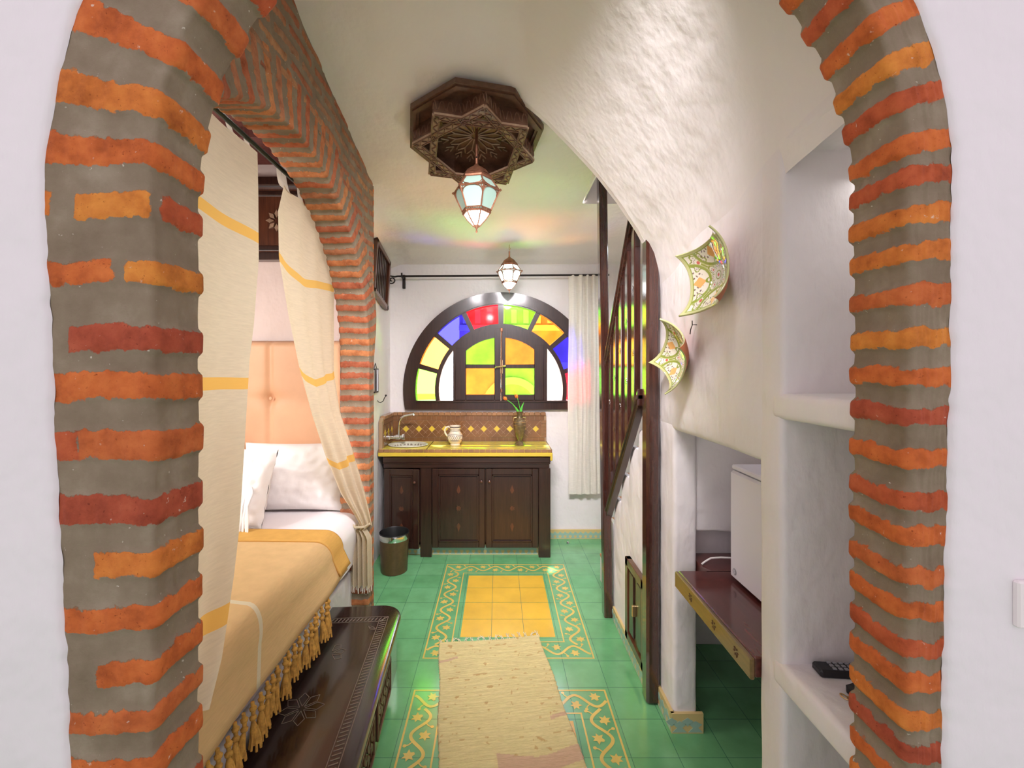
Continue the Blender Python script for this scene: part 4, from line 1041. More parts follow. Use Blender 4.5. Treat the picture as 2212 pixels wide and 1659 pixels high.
ow = star(.3355, SF)
for i in range(16):
    p, q = Vector(ow[i]), Vector(ow[(i+1) % 16]); d = (q-p); 
    for k_ in range(7):
        a_ = p+d*((k_+.25)/7); b_ = p+d*((k_+.85)/7); z0, z1 = (.035, .085) if k_ % 2 else (.085, .035)
        mb.tube([(a_.x, a_.y, z0), ((a_.x+b_.x)/2, (a_.y+b_.y)/2, (z0+z1)/2+.01), (b_.x, b_.y, z1)], .0035, 4)
for i in range(8):
    a, b = Vector(octo(.378, OF)[i]), Vector(octo(.378, OF)[(i+1) % 8])
    for k_ in range(9):
        c = a+(b-a)*((k_+.5)/9); dd = c.normalized(); mb.box((-.012, -.003, 0), (.012, .003, .004), 0, Matrix.Translation((c.x*.955, c.y*.955, .109)) @ Matrix.Rotation(math.atan2(dd.y, dd.x)+(.6 if k_ % 2 else -.6), 4, 'Z'))
mb.build('carved_relief', 'carved_mid', ro, smooth=0); mb = MB()
for i in range(16):
    a = 2*PI*i/16+.2
    for r0, r1, da in ((.02, .11, 0), (.11, .15, .16), (.11, .15, -.16), (.15, .19, .1), (.15, .19, -.1), (.19, .215, 0)):
        a1 = a+da; mb.tube([(r0*math.cos(a), r0*math.sin(a), .108), (r1*math.cos(a1), r1*math.sin(a1), .108)], .0042, 4)
mb.build('carved_hub', 'carved_lite', ro, smooth=0)
mb = MB(); mb.tube([(.012, -.03, .11), (.012, -.03, .0), (.012, -.03, -.05)], .006, 8); mb.tube([(.012, -.03, -.015), (.02, -.03, -.03), (.012, -.03, -.05)], .004, 6); mb.build('lamp_rod', 'iron', ro)

# ------------------------------------------------------------------ stairs
st = thing('staircase', 'steep white plastered staircase with terracotta treads behind the railing', 'staircase', (.80, 3.2, 0))
rise, run, ys0 = .195, .165, 3.34
mb = MB()
for i in range(7): mb.rbox((.779, ys0-run*(i+1), max(0, rise*(i-1))), (1.48, ys0-run*i, rise*(i+1)-.012), .006, step=.2, amp=.003)
B('risers', mb, 'plaster', st, 50)
for i in range(7):
    mb = MB(); mb.box((.779, ys0-run*(i+1), rise*(i+1)-.014), (1.48, ys0-run*i+.014, rise*(i+1)+.006), bev=.004); B('tread', mb, 'terracotta', st, label='terracotta tread')
# stepped stringer wall under the railing
def step_top(y):
    f = (ys0-y)/run; i = math.floor(f); g = f-i
    return rise*(i+1)+.02 if g > .25 else rise*i+.02+rise*(.5-.5*math.cos(PI*g/.25))
mb = MB(); Yn = np.linspace(2.195, 3.12, 120); tz = [min(1.30, step_top(y)) for y in Yn]
P = []
for y, z1 in zip(Yn, tz): P.append([(.778, y, z1-.001), (.770, y, z1), (.757, y, z1-.004), (.752, y, z1-.014)]+[(.752+mn.noise(Vector((0, y*6, z1*(1-q)*6)))*.002, y, max(0, (z1-.014)*(1-q))) for q in (.1,.25,.4,.55,.7,.85,1)])
mb.grid(P); mb.box((.752, 3.115, 0), (.778, 3.121, tz[-1]-.01))
o = mb.build('wall_stringer', 'plaster', smooth=40)
struct(o, 'white plastered wall under the stairs')
mb = MB(); skirt(mb, (.752, 2.19, 0), (0,1,0), (-1,0,0), .63, h=.085, pale=True); skirt(mb, (.752, 2.87, 0), (0,1,0), (-1,0,0), .23, h=.085, pale=True)
struct(mb.build('baseboard_stair', ['base_tile', 'base_blue', 'base_tile'], smooth=0), 'ochre tile skirting below the stair wall')
d1 = thing('door_1', 'small dark wooden cupboard door in the wall under the stairs', 'x', (.752, 2.33, .10)); d1['kind'] = 'structure'; del d1['category']
mb = MB(); 
for y0, y1, z0, z1 in ((-.16,-.115,0,.455),(.115,.16,0,.455),(-.16,.16,.41,.455),(-.16,.16,0,.045)): mb.box((-.030, y0, z0), (0, y1, z1), bev=.003)
mb.build('door_frame', 'wood_mid', d1)
mb = MB(); mb.box((-.016, -.115, .045), (0, .115, .41)); mb.box((-.024, -.10, .06), (-.01, -.03, .395), bev=.004); mb.box((-.024, .03, .06), (-.01, .10, .395), bev=.004); mb.build('door_leaf', 'wood', d1)
mb = MB(); mb.box((-.040, -.01, .2), (-.016, .005, .26), bev=.003); mb.build('door_handle', 'brass', d1)
rl = thing('stair_railing', 'dark varnished stair railing with two tall posts and flat balusters', 'railing', (.72, 2.5, 0))
mb = MB(); mb.box((.715, 2.10, 0), (.782, 2.178, 2.285), bev=.012); B('near_post', mb, 'post', rl)
mb = MB(); X_sh = Matrix(((1, 0, -.0125, 0), (0, 1, 0, 0), (0, 0, 1, 0), (0, 0, 0, 1)))
mb.box((.688, 2.83, 0), (.742, 2.90, 3.0), 0, X_sh, bev=.005); B('far_post', mb, 'post', rl)
def rail_box(y0, z0, y1, z1, x0, x1, h_, name):
    mb = MB(); mb.prism([(y0, z0), (y1, z1), (y1, z1+h_), (y0, z0+h_)], x0, x1, 'x'); mb.prism([(y0, z0+h_*.35), (y1, z1+h_*.35), (y1, z1+h_*.65), (y0, z0+h_*.65)], x0-.008, x1+.008, 'x')
    o = B(name, mb, 'post', rl, 0); bv = o.modifiers.new('b', 'BEVEL'); bv.width = .004; bv.segments = 2; return o
rail_box(2.86, 1.60, 2.19, 2.52, .690, .742, .085, 'handrail'); rail_box(2.86, .63, 2.19, 1.44, .698, .740, .085, 'bottom_rail')
for y in (2.755, 2.635, 2.515, 2.395, 2.275):
    f = (2.86-y)/.67; z0 = .63+f*.81+.06; z1 = 1.60+f*.92+.03
    mb = MB(); mb.box((.700, y-.024, z0), (.734, y+.024, z1), bev=.003)
    for q in (.3, .62):
        zz_ = z0+(z1-z0)*q
        for k_ in range(4): a = PI/2*k_; mb.lathe([(.007, 0), (.007, .0015)], (0,0,0), 8, X=Matrix.Translation((.6995, y+.011*math.cos(a), zz_+.011*math.sin(a))) @ Matrix.Rotation(-PI/2, 4, 'Y'))
    B('baluster', mb, 'post', rl)

# ------------------------------------------------------------------ fridge niche
dk = thing('niche_shelf', 'thick dark mahogany shelf board spanning the plaster niche under the fridge', 'shelf', (.77, 1.6, .69))
mb = MB(); mb.box((.775, 1.318, .690), (1.50, 1.88, .755), bev=.004); mb.box((.895, 1.87, .690), (1.50, 2.055, .755)); B('board', mb, 'desk', dk)
mb = MB(); mb.box((.762, 1.318, .684), (.777, 1.885, .751), bev=.004)
B('front_edge', mb, 'desk_edge', dk, label='olive brown carved front edge')
for i, y in enumerate((1.73, 1.545, 1.40)):
    mb = MB()
    for s_ in range(6): a = PI/3*s_; mb.prism([(y+.003*math.cos(a), .718+.003*math.sin(a)), (y+.011*math.cos(a-.3), .718+.011*math.sin(a-.3)), (y+.016*math.cos(a), .718+.016*math.sin(a)), (y+.011*math.cos(a+.3), .718+.011*math.sin(a+.3))], .7595, .7625, 'x')
    B('carved_flower', mb, 'carved', dk, 0)
fg = thing('mini_fridge', 'small white refrigerator on the dark shelf in the niche', 'refrigerator', (1.2, 1.58, .756))
mb = MB(); mb.box((-.20, -.225, .010), (.28, .225, .455), bev=.008); mb.build('cabinet', 'fridge', fg)
mb = MB(); mb.box((-.240, -.228, .012), (-.205, .228, .452), bev=.010); mb.build('door', 'fridge', fg)
mb = MB(); mb.box((-.235, -.225, .456), (.28, .225, .475), bev=.006); mb.box((-.2, -.23, .452), (-.16, .23, .464)); mb.build('lid', 'fridge', fg)
mb = MB(); mb.lathe([(.013, 0), (.013, .002), (.011, .003)], (0,0,0), 20, X=Matrix.Translation((-.240, .19, .045)) @ Matrix.Rotation(-PI/2, 4, 'Y')); bd = mb.build('badge', 'grey', fg)
mb = MB(); mb.box((-.2445, .186, .036), (-.2425, .189, .054)); mb.box((-.2445, .191, .036), (-.2425, .194, .054)); mb.box((-.2445, .183, .043), (-.2425, .197, .046)); o = mb.build('badge_mark', 'fridge', fg)
for x, y in ((-.17,-.18),(-.17,.18),(.22,-.18),(.22,.18)):
    mb = MB(); mb.lathe([(.015, 0), (.015, .012)], (x, y, -.001), 12); mb.build('foot', 'black', fg)
mb = MB(); mb.tube([(.90, 1.93, .760), (.915, 1.935, .768), (.945, 1.94, .782), (.99, 1.94, .785), (1.08, 1.93, .785), (1.2, 1.90, .775), (1.3, 1.85, .765)], .0042, 8)
tag(mb.build('power_cord', 'white_linen'), 'white power cord trailing over the shelf behind the fridge', 'cord')
# remote etc on the recess shelf
rm = thing('remote_control', 'slim black remote control lying on the lower recess shelf', 'remote control', (.945, 1.165, .808)); rm.rotation_euler = (0, 0, -.10)
mb = MB(); mb.box((-.09, -.022, 0), (.09, .022, .022), bev=.006); mb.build('body', 'black', rm)
mb = MB()
for i in range(9):
    for j in range(3): mb.box((-.055+i*.015, -.015+j*.012, .022), (-.046+i*.015, -.008+j*.012, .0245))
mb.build('buttons', 'grey', rm)
mb = MB(); mb.box((-.022, -.035, 0), (.022, .035, .026), bev=.010); o = mb.build('key_fob', 'black'); o.location = (.905, 1.075, .808); o.rotation_euler = (0,0,.3); tag(o, 'small rounded black fob on the lower recess shelf beside the brick arch', 'key fob')
mb = MB()
for i in range(9):
    a0 = Vector((.862+.003*math.sin(i*1.7), 1.085-.016*i, .812+.001*i)); X = Matrix.Translation(a0) @ Matrix.Rotation(PI/2*(i % 2), 4, 'Y') @ Matrix.Rotation(.2, 4, 'Z')
    mb.tube([(.006*math.cos(q), .011*math.sin(q), 0) for q in np.linspace(0, 2*PI, 12)], .0018, 5, X=X)
tag(mb.build('key_chain', 'brass'), 'brass key chain lying at the front of the lower recess shelf', 'key chain')
# switch on the outer wall
sw = thing('wall_switch', 'white switch plate on the wall right of the near brick arch', 'switch', (.975, .793, 1.205))
mb = MB(); mb.box((-.042, -.012, -.042), (.042, 0, .042), bev=.004); mb.build('plate', simple('white_switch_plastic', (.85,.78,.78), .4), sw)
mb = MB(); mb.box((-.024, -.016, -.026), (.024, -.010, .026), bev=.003); mb.build('rocker', simple('cream_rocker', (.80,.68,.60), .4), sw)

# ------------------------------------------------------------------ plates on the wall
def plate(label, Yc, Zc, hw, hh, rot, conc, lift, xback):
    n = 150; u = np.linspace(-1, 1, n); U, V = np.meshgrid(u, u, indexing='ij')
    a = U*(1-conc*(1-V**2)*np.abs(U)**1.2); b = V*(1-conc*(1-U**2)*np.abs(V)**1.2)
    rr = np.sqrt(U**2+V**2)
    dep = .018*sstep(rr, .25, .9)*1.0+lift*(U*V)**2*(1.0)+.022*(U**4+V**4)
    # glazed pattern
    cr = np.array([.80,.74,.62]); gr_ = np.array([.27,.33,.05]); yg = np.array([.52,.52,.24]); og = np.array([.80,.42,.14]); rd = np.array([.62,.12,.10]); dk_ = np.array([.20,.13,.12])
    col = np.zeros(U.shape+(3,)); col[:] = cr
    def paint(m, c): col[m] = c
    ax_, ay = np.abs(U), np.abs(V)
    cell = (np.sin(U*34)*np.sin(V*34+1.5*np.sin(U*20)) > .55); side = (ax_ > .62) & (ay < .45) | (ay > .62) & (ax_ < .45)
    paint(cell & side, dk_)
    dia = (np.abs(ax_-.72)+ay*1.1 < .20) | (np.abs(ay-.72)+ax_*1.1 < .20); paint(dia, og)
    for cx, cy in ((.62,.62),(-.62,.62),(.62,-.62),(-.62,-.62)):
        d = np.hypot(U-cx, V-cy); th = np.arctan2(V-cy, U-cx)
        paint((d < .265+.045*np.cos(th*6)) & (d > .225+.045*np.cos(th*6)), gr_); paint((d < .155) & (d > .125) & (np.sin(th*14) > 0), dk_); paint(d < .055, rd)
        paint((d < .215) & (d > .19) & (np.sin(th*18) > .3), dk_)
    r = rr; th = np.arctan2(V, U)
    pet = np.abs(np.sin(th*4)); 
    paint((np.abs(r-(.22+.30*np.abs(np.cos(th*4))**1.0)) < .034), gr_)
    paint((r < .40) & (r > .22) & (np.abs(((th*4/PI) % 1)-0.0) < 0), rd)
    for k_ in range(8):
        a0 = k_*PI/4; cx, cy = .33*math.cos(a0), .33*math.sin(a0); d = np.hypot(U-cx, V-cy); paint(d < .030, rd); paint((d < .085) & (d > .058) & (np.sin(np.arctan2(V-cy, U-cx)*8) > 0), dk_)
    paint((r < .14) & (r > .11), gr_); paint(r < .05, rd)
    # big interlaced arcs
    for cx, cy in ((1.0,0),(-1.0,0),(0,1.0),(0,-1.0)):
        d = np.hypot(U-cx, V-cy); paint((np.abs(d-.62) < .042), gr_); paint((np.abs(d-.67) < .012), yg)
    paint((np.abs(ax_-ay) < .030) & (r > .52) & (r < .78), gr_)
    m_ = np.maximum(ax_, ay); paint(m_ > .93, yg); paint((m_ > .90) & (m_ < .93), gr_)
    ca, sa = math.cos(rot), math.sin(rot); Yl = hw*(a*ca-b*sa); Zl = hh*(a*sa+b*ca)
    P = np.stack([-dep, Yl, Zl], -1)
    o = np_grid('wall_plate', P, PM, flip=True); cattr(o, 'pcol', col.reshape(-1, 3)); o.data.materials.append(M['rimclay'])
    s_ = o.modifiers.new('thick', 'SOLIDIFY'); s_.thickness = .007; s_.offset = -1; s_.material_offset = 1; s_.material_offset_rim = 0
    o.location = (xback, Yc, Zc); tag(o, label, 'plate'); return o
PM = attr_mat('painted_plate_glaze', .07, 1.0); M['rimclay'] = simple('red_clay_plate_back', (.45,.15,.06), .6)
plate('larger square green and cream painted plate, upper one on the white wall', 1.515, 1.955, .133, .116, -.12, .0, .030, .765)
plate('smaller green and cream painted plate on its corner, lower one beside the post', 1.835, 1.680, .118, .112, .62, .0, .027, .776)
mb = MB(); mb.tube([(.785, 1.72, 1.80), (.765, 1.72, 1.80), (.76, 1.725, 1.78), (.765, 1.74, 1.765)], .002, 6); mb.tube([(.765, 1.72, 1.80), (.76, 1.71, 1.815)], .002, 5); tag(mb.build('plate_wire', 'iron'), 'thin wire hanger above the smaller wall plate', 'wire hanger')

# ------------------------------------------------------------------ rug
rg = thing('rag_rug', 'cream rag-woven rug with fringed ends on the green tiles', 'rug', (.005, 2.16, 0), .128)
W_, Lr = .60, .885; n1, n2 = 150, 190
U, V = np.meshgrid(np.linspace(-.5, .5, n1), np.linspace(-.5, .5, n2), indexing='ij')
col = np.zeros(U.shape+(3,)); base = np.array([.78, .665, .36]); col[:] = base
rn = np.array([[mn.noise(Vector((u*5, v*60, 2))) for v in np.linspace(-.5, .5, n2)] for u in np.linspace(-.5, .5, n1)])
sp2 = np.array([[mn.noise(Vector((u*17+2*mn.noise(Vector((u*9,v*9,4))), v*40, 9))) for v in np.linspace(-.5, .5, n2)] for u in np.linspace(-.5, .5, n1)])
col *= (1+.10*rn)[..., None]
col[(sp2 > .50)] = np.array([.62, .42, .20])
pk = np.array([.70, .48, .34]); vb = V+.02*np.sin(U*9)
col[(vb < -.385) & (vb > -.47) & (U > -.1)] = pk; col[(vb > .325) & (vb < .345) & (U < -.32)] = pk; col[(np.abs(vb+.2) < .012) & (U > .36)] = pk
Zr = .010+.0035*rn+.0015*np.sin(V*Lr*420)+.003*np.sin(U*7+V*9)
edge = .006*np.array([[mn.noise(Vector((7, v*55, 2))) for v in np.linspace(-.5, .5, n2)]]*n1)
E = np.maximum(np.abs(U), np.abs(V)) > .4999; Zr = np.where(E, .002, Zr)
P = np.stack([U*W_+edge*np.sign(U)*(np.abs(U) > .4)+.004*np.sin(V*12), V*Lr, Zr], -1)
o = np_grid('weave', P, 'rug', rg); cattr(o, 'pcol', col.reshape(-1, 3))
for sg in (1, -1):
    mb = MB(); n_ = 17
    for i in range(n_):
        x = -.29+.58*i/(n_-1); y = sg*Lr/2; l = .035+.02*random.random(); c = random.uniform(-.02, .02)
        mb.tube([(x-.006, y-sg*.01, .008), (x-.002, y+sg*l*.4, .008), (x+c, y+sg*l, .006)], .0022, 5); mb.tube([(x+.010, y-sg*.01, .008), (x+.003, y+sg*l*.4, .009), (x+c+.012, y+sg*l*.9, .006)], .0022, 5)
    mb.build('fringe', simple('cream_fringe', (.80, .74, .56), .9), rg)

# ------------------------------------------------------------------ wooden step chest
ch = thing('step_chest', 'low black-brown carved wooden chest used as a step beside the bed', 'chest', (-.49, 1.73, 0), .0625)
zt = .29; rr = .12
def rounded(x0, x1, y0, y1, r):
    pts = [(x0, y0), (x1, y0)]; pts += [(x1-r+r*math.cos(a), y1-r+r*math.sin(a)) for a in np.linspace(0, PI/2, 10)]; pts += [(x0, y1)]; return pts
mb = MB(); prof = [(-.014, 0), (-.004, .003), (0, .010), (0, .022), (-.006, .031), (-.018, .034)]
rings = [rounded(-.405+0*e, .0+e, -.66, .745+e, rr+e) for e, z_ in prof]; n = len(rings[0]); vs = [(x, y, zt-.034+prof[k_][1]) for k_, R0 in enumerate(rings) for x, y in R0]
fs = [(k_*n+i, k_*n+(i+1) % n, (k_+1)*n+(i+1) % n, (k_+1)*n+i) for k_ in range(len(prof)-1) for i in range(n)]; fs.append(tuple(range(n))[::-1]); fs.append(tuple((len(prof)-1)*n+i for i in range(n)))
mb.add(vs, fs); mb.build('lid', 'chest', ch, smooth=40)
mb = MB(); mb.prism(rounded(-.40, -.022, -.65, .715, .09), .0, zt-.034, 'z'); mb.build('body', 'chest', ch, smooth=30)
mb = MB()   # carved chevron border cut in the lid
for y in np.arange(-.62, .585, .019): strap(mb, (-.100, y), (-.070, y+.011), .0045, zt+.0002, zt+.0011)
for x in np.arange(-.395, -.08, .019): strap(mb, (x, .585), (x+.010, .613), .0045, zt+.0002, zt+.0011)
for a, b in (((-.106, -.64), (-.106, .575)), ((-.064, -.64), (-.064, .620)), ((-.40, .578), (-.106, .578)), ((-.40, .620), (-.064, .620))): strap(mb, a, b, .0028, zt+.0002, zt+.0010)
strap(mb, (-.106, .578), (-.064, .620), .004, zt+.0002, zt+.001)
def kite(cx, cy, a, r0, r1, w_):
    pts = [(cx+r0*math.cos(a), cy+r0*math.sin(a)), (cx+(r0+r1)*.62*math.cos(a-w_), cy+(r0+r1)*.62*math.sin(a-w_)), (cx+r1*math.cos(a), cy+r1*math.sin(a)), (cx+(r0+r1)*.62*math.cos(a+w_), cy+(r0+r1)*.62*math.sin(a+w_))]
    for i in range(4): strap(mb, pts[i], pts[(i+1) % 4], .0025, zt+.0002, zt+.0010)
for k_ in range(8): kite(-.285, .0, 2*PI*k_/8+.2, .012, .085, .33)
for k_ in range(3): kite(-.285+.0, .33, 2*PI*k_/8-.5, .02, .075, .33)
kite(-.155, .545, PI*.75+PI, .0, .06, .3); kite(-.15, .54, -.6, -.01, .05, .3)
mb.build('lid_carving', 'chest_cut', ch, smooth=0)['label'] = 'carved chevron border and flower on the lid'
mb = MB()
for y0, y1 in ((-.60,-.30),(-.24,.06),(.12,.42)):
    for a, b, c, d in ((y0, y1, .20, .212), (y0, y1, .04, .052)): mb.box((-.022, a, c), (-.012, b, d), bev=.002)
    mb.box((-.022, y0, .04), (-.012, y0+.012, .212), bev=.002); mb.box((-.022, y1-.012, .04), (-.012, y1, .212), bev=.002)
    for k_ in range(5):
        yc = y0+.04+k_*.055
        for s_ in range(6): a = PI/3*s_; mb.prism([(yc+.004*math.cos(a), .126+.004*math.sin(a)), (yc+.02*math.cos(a-.35), .126+.035*math.sin(a-.35)), (yc+.026*math.cos(a), .126+.06*math.sin(a)), (yc+.02*math.cos(a+.35), .126+.035*math.sin(a+.35))], -.022, -.016, 'x')
for k_ in range(60): mb.box((-.022, -.62+k_*.021, .224), (-.014, -.61+k_*.021, .242), bev=.002)
mb.build('front_carving', 'carved', ch, smooth=30)

# ------------------------------------------------------------------ bed
bd = thing('bed', 'double bed with white sheet seen through the brick arch', 'bed', (-1.6, 1.95, 0))
def BB(*a, **k_): return B(*a, **k_)
mb = MB(); mb.rbox((-2.45, 1.02, 0), (-.93, 2.93, .35), .02, step=.2); BB('plinth', mb, 'plaster', bd, 50)
mb = MB(); mb.box((-2.42, 1.0, .352), (-.965, 2.93, .47), bev=.01); BB('frame', mb, 'chest', bd)
def drape(x_edge, zt_, zh, xh, y0, y1, r, ny, wav, name, mat, par, off=0, hemwave=0):
    # cloth from the middle of the bed over its right-hand edge
    prof = [(-2.4, zt_), (-2.0, zt_), (-1.6, zt_+.006), (-1.3, zt_+.004), (-1.1, zt_)]
    prof += [(x_edge-r+r*math.sin(a), zt_-r+r*math.cos(a)) for a in np.linspace(0, PI/2, 9)]
    prof += [(x_edge+(xh-x_edge)*f, (zt_-r)+(zh-zt_+r)*f) for f in (.25, .5, .75, 1)]
    P = []
    for i in range(ny+1):
        y = y0+(y1-y0)*i/ny; row = []
        for j, (x, z_) in enumerate(prof):
            g = max(0, (j-6)/(len(prof)-7)); 
            e = mn.noise(Vector((x*3, y*3.5, 1.2)))*.006 + g*wav*math.sin(y*13+x)*1.0
            row.append((x+e+off*(1 if j > 8 else 0), y, z_+mn.noise(Vector((x*4, y*4, 8)))*.005+off*(1 if j < 10 else 0)+hemwave*g*math.sin(y*9)))
        P.append(row)
    mb = MB(); mb.grid(P); o = mb.build(name, mat, smooth=180); fattr(o, 'len', [v[1] + max(0, -(v[2]-zt_))*0 for v in mb.v])
    return o
sheet = drape(-.875, .715, .42, -.90, 1.02, 2.925, .085, 90, .006, 'sheet', 'sheet', None)
local(sheet, bd); sheet['label'] = 'white cotton sheet'
mb = MB(); mb.rbox((-2.42, 1.03, .47), (-.93, 2.92, .705), .07, step=.2, amp=.002); BB('mattress', mb, 'sheet', bd, 60)
spd = thing('bedspread', 'ochre cotton bedspread draped over the bed with knotted tassels', 'bedspread', (-1.6, 1.7, .73))
bs = drape(-.855, .732, .535, -.815, 1.03, 2.36, .095, 110, .004, 'cloth', 'spread', None, hemwave=.004)
fattr_vals = []
# the pale stripe runs across the top and curves forward down the side
vals = []
for v in bs.data.vertices:
    x, y, z_ = v.co; g = max(0, (.735-z_)); vals.append(y + .55*g + .9*max(0, x+1.12)**2*1.2)
bs.data.attributes['len'].data.foreach_set('value', np.array(vals, dtype=np.float32)); sm = bs.modifiers.new('s', 'SOLIDIFY'); sm.thickness = .006; sm.offset = -1; local(bs, spd)
fo = drape(-.848, .742, .56, -.808, 2.24, 2.385, .10, 14, .004, 'folded_hem', 'spread_fold', None); sm = fo.modifiers.new('s', 'SOLIDIFY'); sm.thickness = .012; sm.offset = -1; local(fo, spd); fo['label'] = 'deeper orange folded top edge'
for i in range(24):
    y = 1.08+i*.0435+random.uniform(-.006, .006); x = -.812+random.uniform(-.004, .01); z0 = .535; mb = MB(); ln = .10+random.random()*.05
    mb.tube([(x, y, z0), (x+.003, y, z0-.03), (x+.002, y+.004, z0-.06)], [.006, .007, .005], 7)
    for kz in (-.022, -.052): mb.lathe([(.004, -.009), (.011, -.004), (.012, .002), (.005, .010)], (x+.002, y+.001, z0+kz), 9)
    zc = z0-.062; dx, dy = random.uniform(-.008, .012), random.uniform(-.012, .012)
    mb.tube([(x, y+.004, zc), (x+dx*.4, y+dy*.4, zc-.02), (x+dx*.8, y+dy*.8, zc-ln*.35), (x+dx, y+dy, zc-ln*.6)], [.005, .011, .014, .016], 9)
    for q in range(7): a = 2*PI*q/7; mb.tube([(x+dx*.5+.007*math.cos(a), y+dy*.5+.007*math.sin(a), zc-.02), (x+dx+.013*math.cos(a), y+dy+.013*math.sin(a), zc-ln*.45), (x+dx+.018*math.cos(a), y+dy+.018*math.sin(a), zc-ln*.68-random.random()*.012)], .0045, 5)
    B('tassel', mb, 'ochre', spd, 60, 'knotted ochre yarn tassel' if i == 0 else None)
# pillows
def pillow(name, label, cat, loc, rot, w_, h_, t_, mat, par=None, n=36, seed=1.0):
    mb = MB()
    for sg in (1, -1):
        P = []
        for i in range(n+1):
            row = []
            for j in range(n+1):
                u, v = -1+2*i/n, -1+2*j/n; q = max(0, (1-abs(u)**2.6)*(1-abs(v)**2.6))**.48
                pin = .06; x = w_/2*u*(1-pin*(1-v*v)*-0-.05*(1-v*v)*abs(u)**3); y = h_/2*v*(1-.05*(1-u*u)*abs(v)**3)
                wr = mn.noise(Vector((u*2.6+seed, v*2.6, sg)))*.014 + .011*mn.noise(Vector((u*9, v*5+seed, sg)))*(1+2*abs(u*v))
                row.append((x+wr*.3, sg*(t_/2*q+wr*q*.9), y))
            P.append(row)
        mb.grid(P)
    o = mb.build(name, mat, smooth=180); o.matrix_basis = Matrix.Translation(loc) @ Matrix.Rotation(rot[2], 4, 'Z') @ Matrix.Rotation(rot[0], 4, 'X') @ Matrix.Rotation(rot[1], 4, 'Y')
    tag(o, label, cat); return o
pillow('pillow', 'large white pillow leaning on the padded headboard', 'pillow', (-1.315, 2.80, .932), (-.22, 0, .03), .66, .43, .20, 'white_linen', seed=1)
pillow('pillow', 'white pillow at the far left of the headboard, mostly behind the curtain', 'pillow', (-1.975, 2.80, .945), (-.22, 0, 0), .62, .43, .19, 'white_linen', seed=5)
pillow('cushion', 'cream square cushion standing in front of the white pillow', 'cushion', (-1.53, 2.50, .952), (-.30, .05, -.06), .46, .44, .16, 'white_linen', seed=9)
mb = MB(); X0_, Yt = -1.375, 2.365
for i in range(14):
    a = random.uniform(-1, 1); b = random.uniform(-1, 1)
    mb.tube([(X0_+.012*a*.3, Yt+.05, .965), (X0_+.02*a, Yt+.03, .94), (X0_+.018*a, Yt+.01*b, .88), (X0_+.022*a, Yt-.012, .81), (X0_+.03*a, Yt-.02+.01*b, .745)], [.008,.009,.005,.006,.0035], 6)
mb.lathe([(.006, -.012), (.016, -.006), (.018, .004), (.008, .014)], (X0_-.006, Yt+.01, .865), 12)
o = mb.build('white_tassel', 'tassel_white', smooth=60); tag(o, 'bright white yarn tassel hanging on the front of the cream cushion', 'tassel')
# headboard
hb = thing('headboard', 'tall peach padded headboard with stitched seam and button', 'headboard', (-1.6, 2.98, 0))
xs_ = np.linspace(-2.3, -1.045, 90); zs_ = np.linspace(.0, 1.812, 110); Xg, Zg = np.meshgrid(xs_, zs_, indexing='ij')
def seam(a, c, w_): return np.exp(-((a-c)/w_)**2)
pf = np.minimum(1, np.minimum((1.812-Zg)/.03, np.minimum((Xg+2.3)/.03, (-1.045-Xg)/.03)).clip(0, 1))**.5
dep = .045*pf - .016*seam(Xg, -1.545, .018) - .016*seam(Xg, -2.0, .018)
for bx_ in (-1.545, -2.0):
    for bz_ in (1.42,): r_ = np.hypot(Xg-bx_, (Zg-bz_)*1.0); dep -= .030*np.exp(-(r_/.045)**2)
    dep -= .010*seam(Zg, 1.42, .03)*np.exp(-((Xg-bx_)/.12)**2)
P = np.stack([Xg, 2.985-.005-dep, Zg], -1); o = np_grid('padding', P, 'headboard'); s_ = o.modifiers.new('s', 'SOLIDIFY'); s_.thickness = .01; s_.offset = -1; local(o, hb)
for bx_ in (-1.545, -2.0):
    mb = MB(); mb.lathe([(0, .006), (.010, .004), (.013, 0), (.012, -.004)], (0,0,0), 14, cap=False, X=Matrix.Translation((bx_, 2.955, 1.42)) @ Matrix.Rotation(PI/2, 4, 'X'))
    B('button', mb, 'headboard', hb)

# ------------------------------------------------------------------ arch curtains
cr_ = thing('arch_curtain_rod', 'thin dark rod behind the top of the bedroom arch', 'curtain rod', (-1.05, 1.8, 2.59))
mb = MB(); mb.tube([(0, -.75, 0), (0, 1.0, 0)], .011, 10); mb.build('rod', simple('dark_green_iron_rod', (.03, .045, .035), .35, .6), cr_)
def curtain(name, label, rows, nz, nf, mat, foldn, amp, ph, xcurve=None, flat=0):
    zs = [r[0] for r in rows][::-1]; g = lambda c: np.interp(zz, zs, [r[c] for r in rows][::-1])
    zz = np.linspace(rows[0][0], rows[-1][0], nz); xl, yl, xr, yr = g(1), g(2), g(3), g(4)
    P = np.zeros((nz, nf, 3)); ln = np.zeros((nz, nf))
    for j in range(nf):
        f = j/(nf-1); x = xl+(xr-xl)*f; y = yl+(yr-yl)*f
        a = amp*(.6+.4*np.sin(zz*1.3+ph)); fo_ = a*np.sin(f*2*PI*foldn+ph+.35*np.sin(zz*2+f*3))*(1 if flat == 0 else sstep(np.array(f), flat, flat+.2)*1.0)
        dx, dy = (xr-xl), (yr-yl); l = np.hypot(dx, dy)+1e-6
        P[:, j, 0] = x+dy/l*fo_; P[:, j, 1] = y-dx/l*fo_; P[:, j, 2] = zz
        ln[:, j] = rows[0][0]-zz
    P[..., 2] += .012*np.sin(np.linspace(0, 1, nf)*9+ph)[None, :]*sstep(np.linspace(0, 1, nz), 0, .1)[:, None]
    t = thing(name, label, 'curtain', tuple(P[0, nf//2]))
    o = np_grid('cloth', P, mat); fattr(o, 'len', ln+.03*np.sin(np.linspace(0, 1, nf)*5+ph)[None, :]); local(o, t); return t, P
